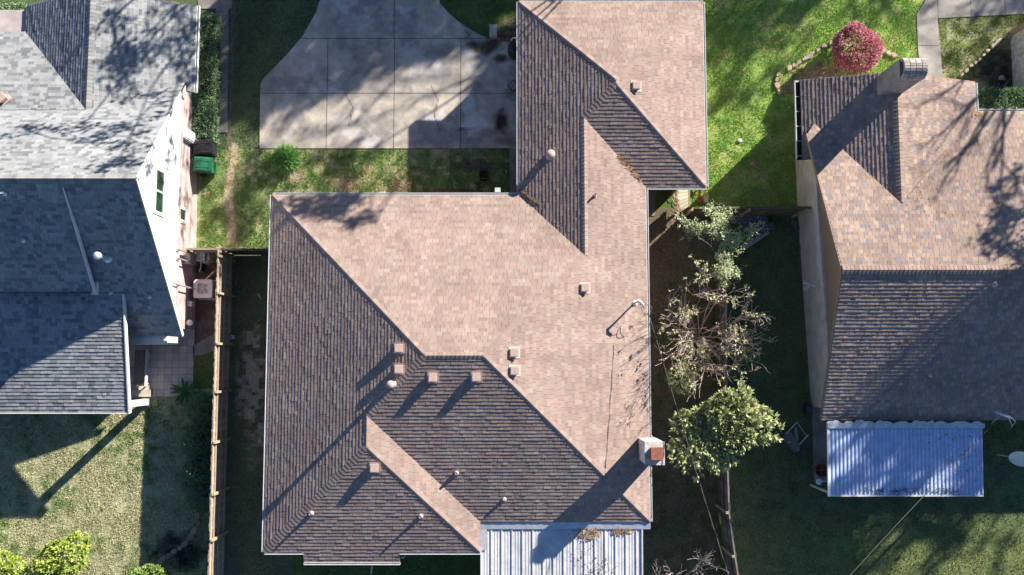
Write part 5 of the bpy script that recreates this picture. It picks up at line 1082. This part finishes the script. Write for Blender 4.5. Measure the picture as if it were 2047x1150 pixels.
# ================================================================ STREET TREES (outside the frame, their shade falls on the roofs and lawns)
def shade_tree(name, base, clumps, label, leaf=.2, pal=((.07,.11,.04),(.09,.13,.05),(.05,.09,.03)), trunk_h=5, tr=.28, dens=1., seed=1, flat=.55, kind_='tree'):
    """clumps: (target world point, height, radius, leaf density); the crown clump stands where its shade reaches the target"""
    rg = random.Random(seed); o = empty(name, (base[0], base[1], 0), label, 'tree'); b = Vector((base[0], base[1], 0))
    mb = MB(); top = Vector((0, 0, trunk_h)); mb.tube([(0, 0, 0), (rg.uniform(-.2, .2), rg.uniform(-.2, .2), trunk_h*.5), top, top+Vector((0, 0, 1.5))], [tr*1.3, tr, tr*.8, tr*.5], 12, (.16, .12, .09)); cs = []; ns = []
    prev = None
    for ci, (tgt, h, r, dn) in enumerate(clumps):
        c = Vector((tgt[0]+(h-tgt[2])*1.86, tgt[1]+(h-tgt[2])*1.80, h))-b; mid = top.lerp(c, .5)+Vector((rg.uniform(-.8, .8), rg.uniform(-.8, .8), rg.uniform(-.2, .9))); q = top.lerp(mid, .4)
        if ci % 4 == 0 or prev is None: mb.tube([top*rg.uniform(.75, 1.05), q, mid, c], [tr*.3, tr*.2, tr*.12, .02], 6, (.16, .12, .09))
        else: mid = prev.lerp(c, .5)+Vector((0, 0, .2)); mb.tube([prev, mid, c], [.035, .025, .012], 5, (.16, .12, .09))
        prev = c
        for k in range(2): e = c+Vector((rg.gauss(0, r*.6), rg.gauss(0, r*.6), rg.gauss(0, r*.4))); mb.tube([mid.lerp(c, rg.uniform(.3, 1)), e], [.04, .012], 4, (.16, .12, .09))
        n = int(260*dn*dens*r*r)
        sub = nrg.normal(size=(max(3, int(7*r)), 3))*np.array([r*.5, r*.5, r*flat*.5]); pp = sub[nrg.integers(0, len(sub), n)]+nrg.normal(size=(n, 3))*r*.22; cs.append(pp+np.array(c)); ns.append(rdir(n))
    mb.build('trunk', M['bark'], o); c = np.concatenate(cs); d = np.concatenate(ns)
    np_mesh('crown', leafquads(c, d, leaf*nrg.uniform(.7, 1.3, len(c)), leaf*.3), 4, lcols(len(c), pal), M['leaf'], o); return o
def T3(px, py, z=0): p = P(px, py, z); return (p.x, p.y, z)
def fill(poly, z, h0, h1, sp, r, dn, seed, holes=()):
    rg = random.Random(seed); w = [P(x, y, z)[:2] for x, y in poly]; out = []; hs = [(P(x, y, z), k) for x, y, k in holes]
    y = min(p[1] for p in w)
    while y < max(p[1] for p in w):
        x = min(p[0] for p in w)
        while x < max(p[0] for p in w):
            q = (x+rg.uniform(-.3, .3)*sp, y+rg.uniform(-.3, .3)*sp)
            if inpoly(np.array([q[0]]), np.array([q[1]]), w)[0] and all((Vector(q)-h[0].xy).length > h[1] for h in hs): out.append(((q[0], q[1], z), rg.uniform(h0, h1), r*rg.uniform(.85, 1.15), dn))
            x += sp
        y += sp
    return out
A1 = fill([(465,-60),(1036,-60),(1036,215),(1000,205),(945,190),(985,130),(910,92),(850,112),(800,128),(730,152),(655,180),(580,214),(500,250),(465,262)], 0, 8, 9.5, .58, .52, 3.0, 44, [(745,135,.45),(735,160,.35),(1012,48,.45),(1020,30,.3),(870,100,.3)])
A1 += [(T3(a, b), h, r, dn) for a, b, h, r, dn in ((700,250,8.5,.3,.6),(610,262,8,.3,.6),(820,215,8.5,.2,.5),(660,270,8,.25,.5),(560,258,7.5,.3,.6))]
shade_tree('live_oak', (6, 27), A1, 'broad evergreen oak in the front garden beyond the driveway, outside the upper edge', seed=2, trunk_h=4.5, tr=.4)
A2 = [(T3(a, b, z), h, r*1.0, dn*1.9) for a, b, z, h, r, dn in ((650,410,2.8,9,.75,1.1),(700,415,2.9,9.5,.85,1.2),(690,440,3.0,9,.5,.9),(590,398,2.6,8.5,.5,.7),(745,430,3,9,.3,.7),(690,350,0,8,.6,1.0),(690,310,0,8.4,.5,.9),(640,310,0,9,.3,.6),(740,305,0,8,.35,.5),
   (500,330,0,7,.5,.9),(485,380,0,7.5,.6,.9),(500,430,0,7,.5,.9),(440,440,0,8,.5,.7),(520,350,0,8,.4,.7),(405,360,0,7,.35,.7),(480,465,0,7,.5,.9),(548,430,2.6,8.5,.45,.8))]
shade_tree('garden_tree', (9, 21.5), A2, 'slender leafy tree beyond the garage wing, outside the upper edge', seed=3, trunk_h=5, tr=.2)
A3 = [(T3(a, b, z), h, r*1.15, dn*1.2) for a, b, z, h, r, dn in ((365,25,2.8,8,.8,1.2),(350,80,3,8,.8,1.1),(375,120,2.8,8,.6,1.0),(290,40,3.2,8.5,.45,.7),(265,100,3.4,8,.8,1.1),(230,60,3.6,8,.5,.8),(245,130,3.6,8,.8,1.1),(280,160,3.6,8,.6,.9),(210,50,3.6,8,.4,.7),(330,180,3.6,8.5,.6,.7),
  (300,215,5,9,.55,.8),(240,225,5,9,.55,.8),(180,230,5,9,.55,.8),(110,235,5,9,.5,.8),(60,238,5,9,.35,.8),(200,262,5.6,9.5,.5,.7),(270,270,5.6,9.5,.6,.8),(250,320,6.2,10,.6,.8),(200,340,6.4,10,.5,.7),(290,300,5.6,9.5,.5,.8),
  (320,250,4,8,.5,.5),(345,300,3,8,.4,.5),(330,330,3.5,8,.4,.45),(375,330,1,8,.4,.6),(380,230,1,7,.5,.6),(350,420,2,8,.4,.4),(375,400,1,8,.4,.5),(300,390,4,9,.35,.4),(370,470,1.5,8,.35,.4),(376,560,1,8,.3,.35),
  (445,60,0,7,.8,1.2),(445,120,0,7,.8,1.2),(445,170,0,7,.6,1.1),(440,245,0,7,.35,.8),(410,100,.7,7,.8,1.2),(410,180,.7,7,.7,1.1),(410,240,.7,7,.5,1.0))]
shade_tree('pecan_tree', (-3.5, 24), A3, 'loose crowned street tree beyond the driveway mouth, outside the upper edge', seed=4, trunk_h=5.5, tr=.26, dens=.8)
A4 = [(T3(a, b, z), h, r, dn*1.7) for a, b, z, h, r, dn in ((1430,20,0,9,1.3,1.1),(1490,30,0,9,1.2,1.0),(1550,25,0,8.5,1.1,.9),(1620,20,0,9,1.0,.8),(1460,90,0,9,.9,.8),(1520,100,0,8.5,.8,.7),(1425,110,0,9,.6,.7),(1450,160,0,9,.7,.7),(1500,190,0,8,.6,.6),(1600,60,0,8.5,.6,.6),(1560,130,0,8,.5,.6),(1440,210,0,8,.5,.5),
  (1700,15,0,9,.6,.7),(1760,25,0,8.5,.5,.5),(1850,10,0,8,.4,.6),(1950,8,0,8,.6,.8),(2020,10,0,8,.9,1.2),(2040,40,0,8,.5,1.1),(1980,50,0,8,.3,.5),(1940,60,0,8,.35,.6),(1900,120,0,8,.4,.5),(1960,80,0,8.5,.3,.5))]
shade_tree('maple_tree', (25, 27), A4, 'tall street tree beyond the upper right path, outside the upper edge', seed=6, trunk_h=5.5, tr=.3, dens=.8)
# bare crown throwing branch shadows on the tan house
rg = random.Random(9); bt = empty('bare_street_tree', (29, 20.5, 0), 'leafless street tree beyond the upper right corner, outside the frame', 'tree'); mb = MB()
mb.tube([(0, 0, 0), (.1, 0, 3.5), (0, 0, 5)], [.26, .2, .17], 10, (.2, .16, .13)); tips = []
for tg in ((1960,190,2.8),(1930,230,3),(1990,250,3.2),(2030,230,3),(1950,290,3.4),(2010,300,3.6),(1890,260,3),(1860,210,3),(2040,330,3.8),(1920,330,3.7)):
    t_ = T3(*tg); hh = 8.2; c = Vector((t_[0]+(hh-t_[2])*1.86-29, t_[1]+(hh-t_[2])*1.80-20.5, hh)); st_ = Vector((0, 0, 4.8)); md = st_.lerp(c, .5)+Vector((rg.uniform(-.5, .5), rg.uniform(-.5, .5), .4)); mb.tube([st_, md, c], [.09, .06, .03], 6, (.2, .16, .13))
    for k in range(3): twigs(mb, md.lerp(c, .4+.3*k), ((c-md).normalized()+Vector((rg.gauss(0, .4), rg.gauss(0, .4), rg.gauss(0, .4)))).normalized(), 1.1, .035, 2, rg, tips, (.2, .16, .13))
mb.build('trunk', M['bark'], bt)
A5 = [(T3(a, b, z), h, r, dn*1.8) for a, b, z, h, r, dn in ((2010,380,3.8,9,.55,.9),(2040,420,4.1,9,.7,1.0),(2020,460,4.3,9,.7,1.0),(2040,510,4.5,9,.7,1.0),(2000,500,4.5,9,.35,.7),(2000,420,4,9,.4,.7),(2045,350,3.6,9,.5,.8))]
A5 += [(T3(a, b, z), h, r, dn*1.6) for a, b, z, h, r, dn in ((2040,600,4.1,10,.9,1.3),(2000,650,3.8,10,.8,1.3),(2040,680,3.7,10,1.0,1.3),(1960,690,3.5,10,.75,1.2),(1920,640,3.9,10,.4,.8),(1900,730,3.2,10,.6,1.1),(2000,740,3.1,10,1.0,1.3),(1850,760,3,10,.5,1.0),(1940,780,2.8,10,.9,1.3),(1800,800,2.6,10,.5,1.0),(1870,820,2.5,10,.8,1.2),(2020,800,2.6,10,1.0,1.4),(1740,830,2.5,10,.5,.9),(1960,830,2.5,10,.8,1.3),(1760,740,3,10,.3,.7))]
shade_tree('garden_tree', (33, 14), A5, 'leafy garden tree right of the tan house roof, outside the right edge', seed=7, trunk_h=6, tr=.3, dens=.9, pal=((.07,.11,.04),(.09,.13,.05)))
A6 = [(T3(a, b, z), h, r*(.5 if z > 1 else 1), dn*(5.0 if z > 1 else 1.9)) for a, b, z, h, r, dn in ((1700,880,2.3,9,.5,.9),(1760,870,2.3,9,.55,1.0),(1830,880,2.3,9,.6,1.0),(1900,870,2.3,9,.7,1.0),(1700,960,2.2,9,.35,.6),(1770,950,2.2,9,.4,.7),(1850,940,2.2,9,.5,.8),(1930,930,2.2,9,.7,1.1),(1940,970,2.2,9,.5,1.0),(1820,980,2.2,9,.4,.8),
  (1520,1010,0,8,1.1,1.3),(1600,1010,0,8,1.1,1.3),(1680,1020,0,8.5,1.1,1.3),(1760,1015,0,8,1.0,1.2),(1840,1020,0,8.5,.9,1.2),(1930,1010,0,8,.9,1.2),(2010,1000,0,8,1.0,1.3),(1560,1080,0,8,1.1,1.3),(1650,1085,0,8,1.0,1.2),(1740,1085,0,8,.8,1.1),(1820,1080,0,8,.6,1.0),(1900,1070,0,8,.5,.8),(1500,1120,0,8,1.0,1.3),(1590,1125,0,8,.6,1.0),(1700,1130,0,8,.6,1.0),(1850,1130,0,8,.4,.7),(2030,1060,0,8,.35,.6),(1990,1130,0,8.5,.3,.6),(1960,1090,0,8,.35,.6),
  (1500,960,0,8,1.0,1.2),(1580,950,0,8,.9,1.2),(1990,940,0,8,1.0,1.2),(2040,900,0,8,1.0,1.2))]
shade_tree('hackberry_tree', (31, 6.5), A6, 'wide leafy tree right of the back lawn, outside the right edge', seed=8, trunk_h=5, tr=.35, flat=1.7)

# fallen leaves on the ground
def fallen(pxpoly, n, cols, label, ln=.045):
    w = [P(x, y, 0)[:2] for x, y in pxpoly]; xs = [p[0] for p in w]; ys = [p[1] for p in w]; x = nrg.uniform(min(xs), max(xs), n); y = nrg.uniform(min(ys), max(ys), n); m = inpoly(x, y, w); x, y = x[m], y[m]; k = len(x)
    d = rdir(k); d[:, 2] *= .2; d /= np.linalg.norm(d, axis=1)[:, None]
    tag(np_mesh('fallen_leaves', leafquads(np.c_[x, y, nrg.uniform(.03, .06, k)], d, nrg.uniform(.6, 1.5, k)*ln, ln*.32), 4, lcols(k, cols), M['leaf']), label, 'fallen leaves', kind='stuff')
fallen([(1300,430),(1420,430),(1440,760),(1310,760)], 2600, [(.26,.32,.10),(.34,.38,.16),(.40,.34,.20),(.5,.46,.34)], 'small pale leaves scattered on the dark strip beside the twiggy tree')
fallen([(1310,760),(1430,760),(1440,1150),(1290,1150)], 900, [(.36,.33,.22),(.30,.24,.15),(.22,.26,.10)], 'pale leaf specks on the dark ground below the chimney')
fallen([(1415,0),(1830,0),(1830,130),(1600,180),(1590,400),(1415,400)], 420, [(.5,.42,.3),(.55,.52,.42),(.42,.26,.15)], 'stray fallen leaves on the green lawn right of the garage wing', .05)
fallen([(1480,1000),(2047,1000),(2047,1150),(1480,1150)], 300, [(.4,.34,.22),(.5,.46,.36)], 'stray fallen leaves on the back lawn below the corrugated cover', .05)
fallen([(470,500),(530,500),(525,1150),(460,1150)], 260, [(.4,.34,.24),(.5,.48,.4),(.3,.22,.15)], 'stray fallen leaves in the dark side yard along the long fence', .05)
fallen([(460,0),(640,0),(520,290),(460,290)], 260, [(.4,.34,.24),(.45,.42,.3)], 'stray fallen leaves on the shaded lawn left of the driveway', .05)
fallen([(0,830),(430,830),(420,1150),(0,1150)], 500, [(.5,.44,.3),(.6,.56,.4),(.40,.3,.18)], 'stray fallen leaves on the straw coloured back lawn', .05)
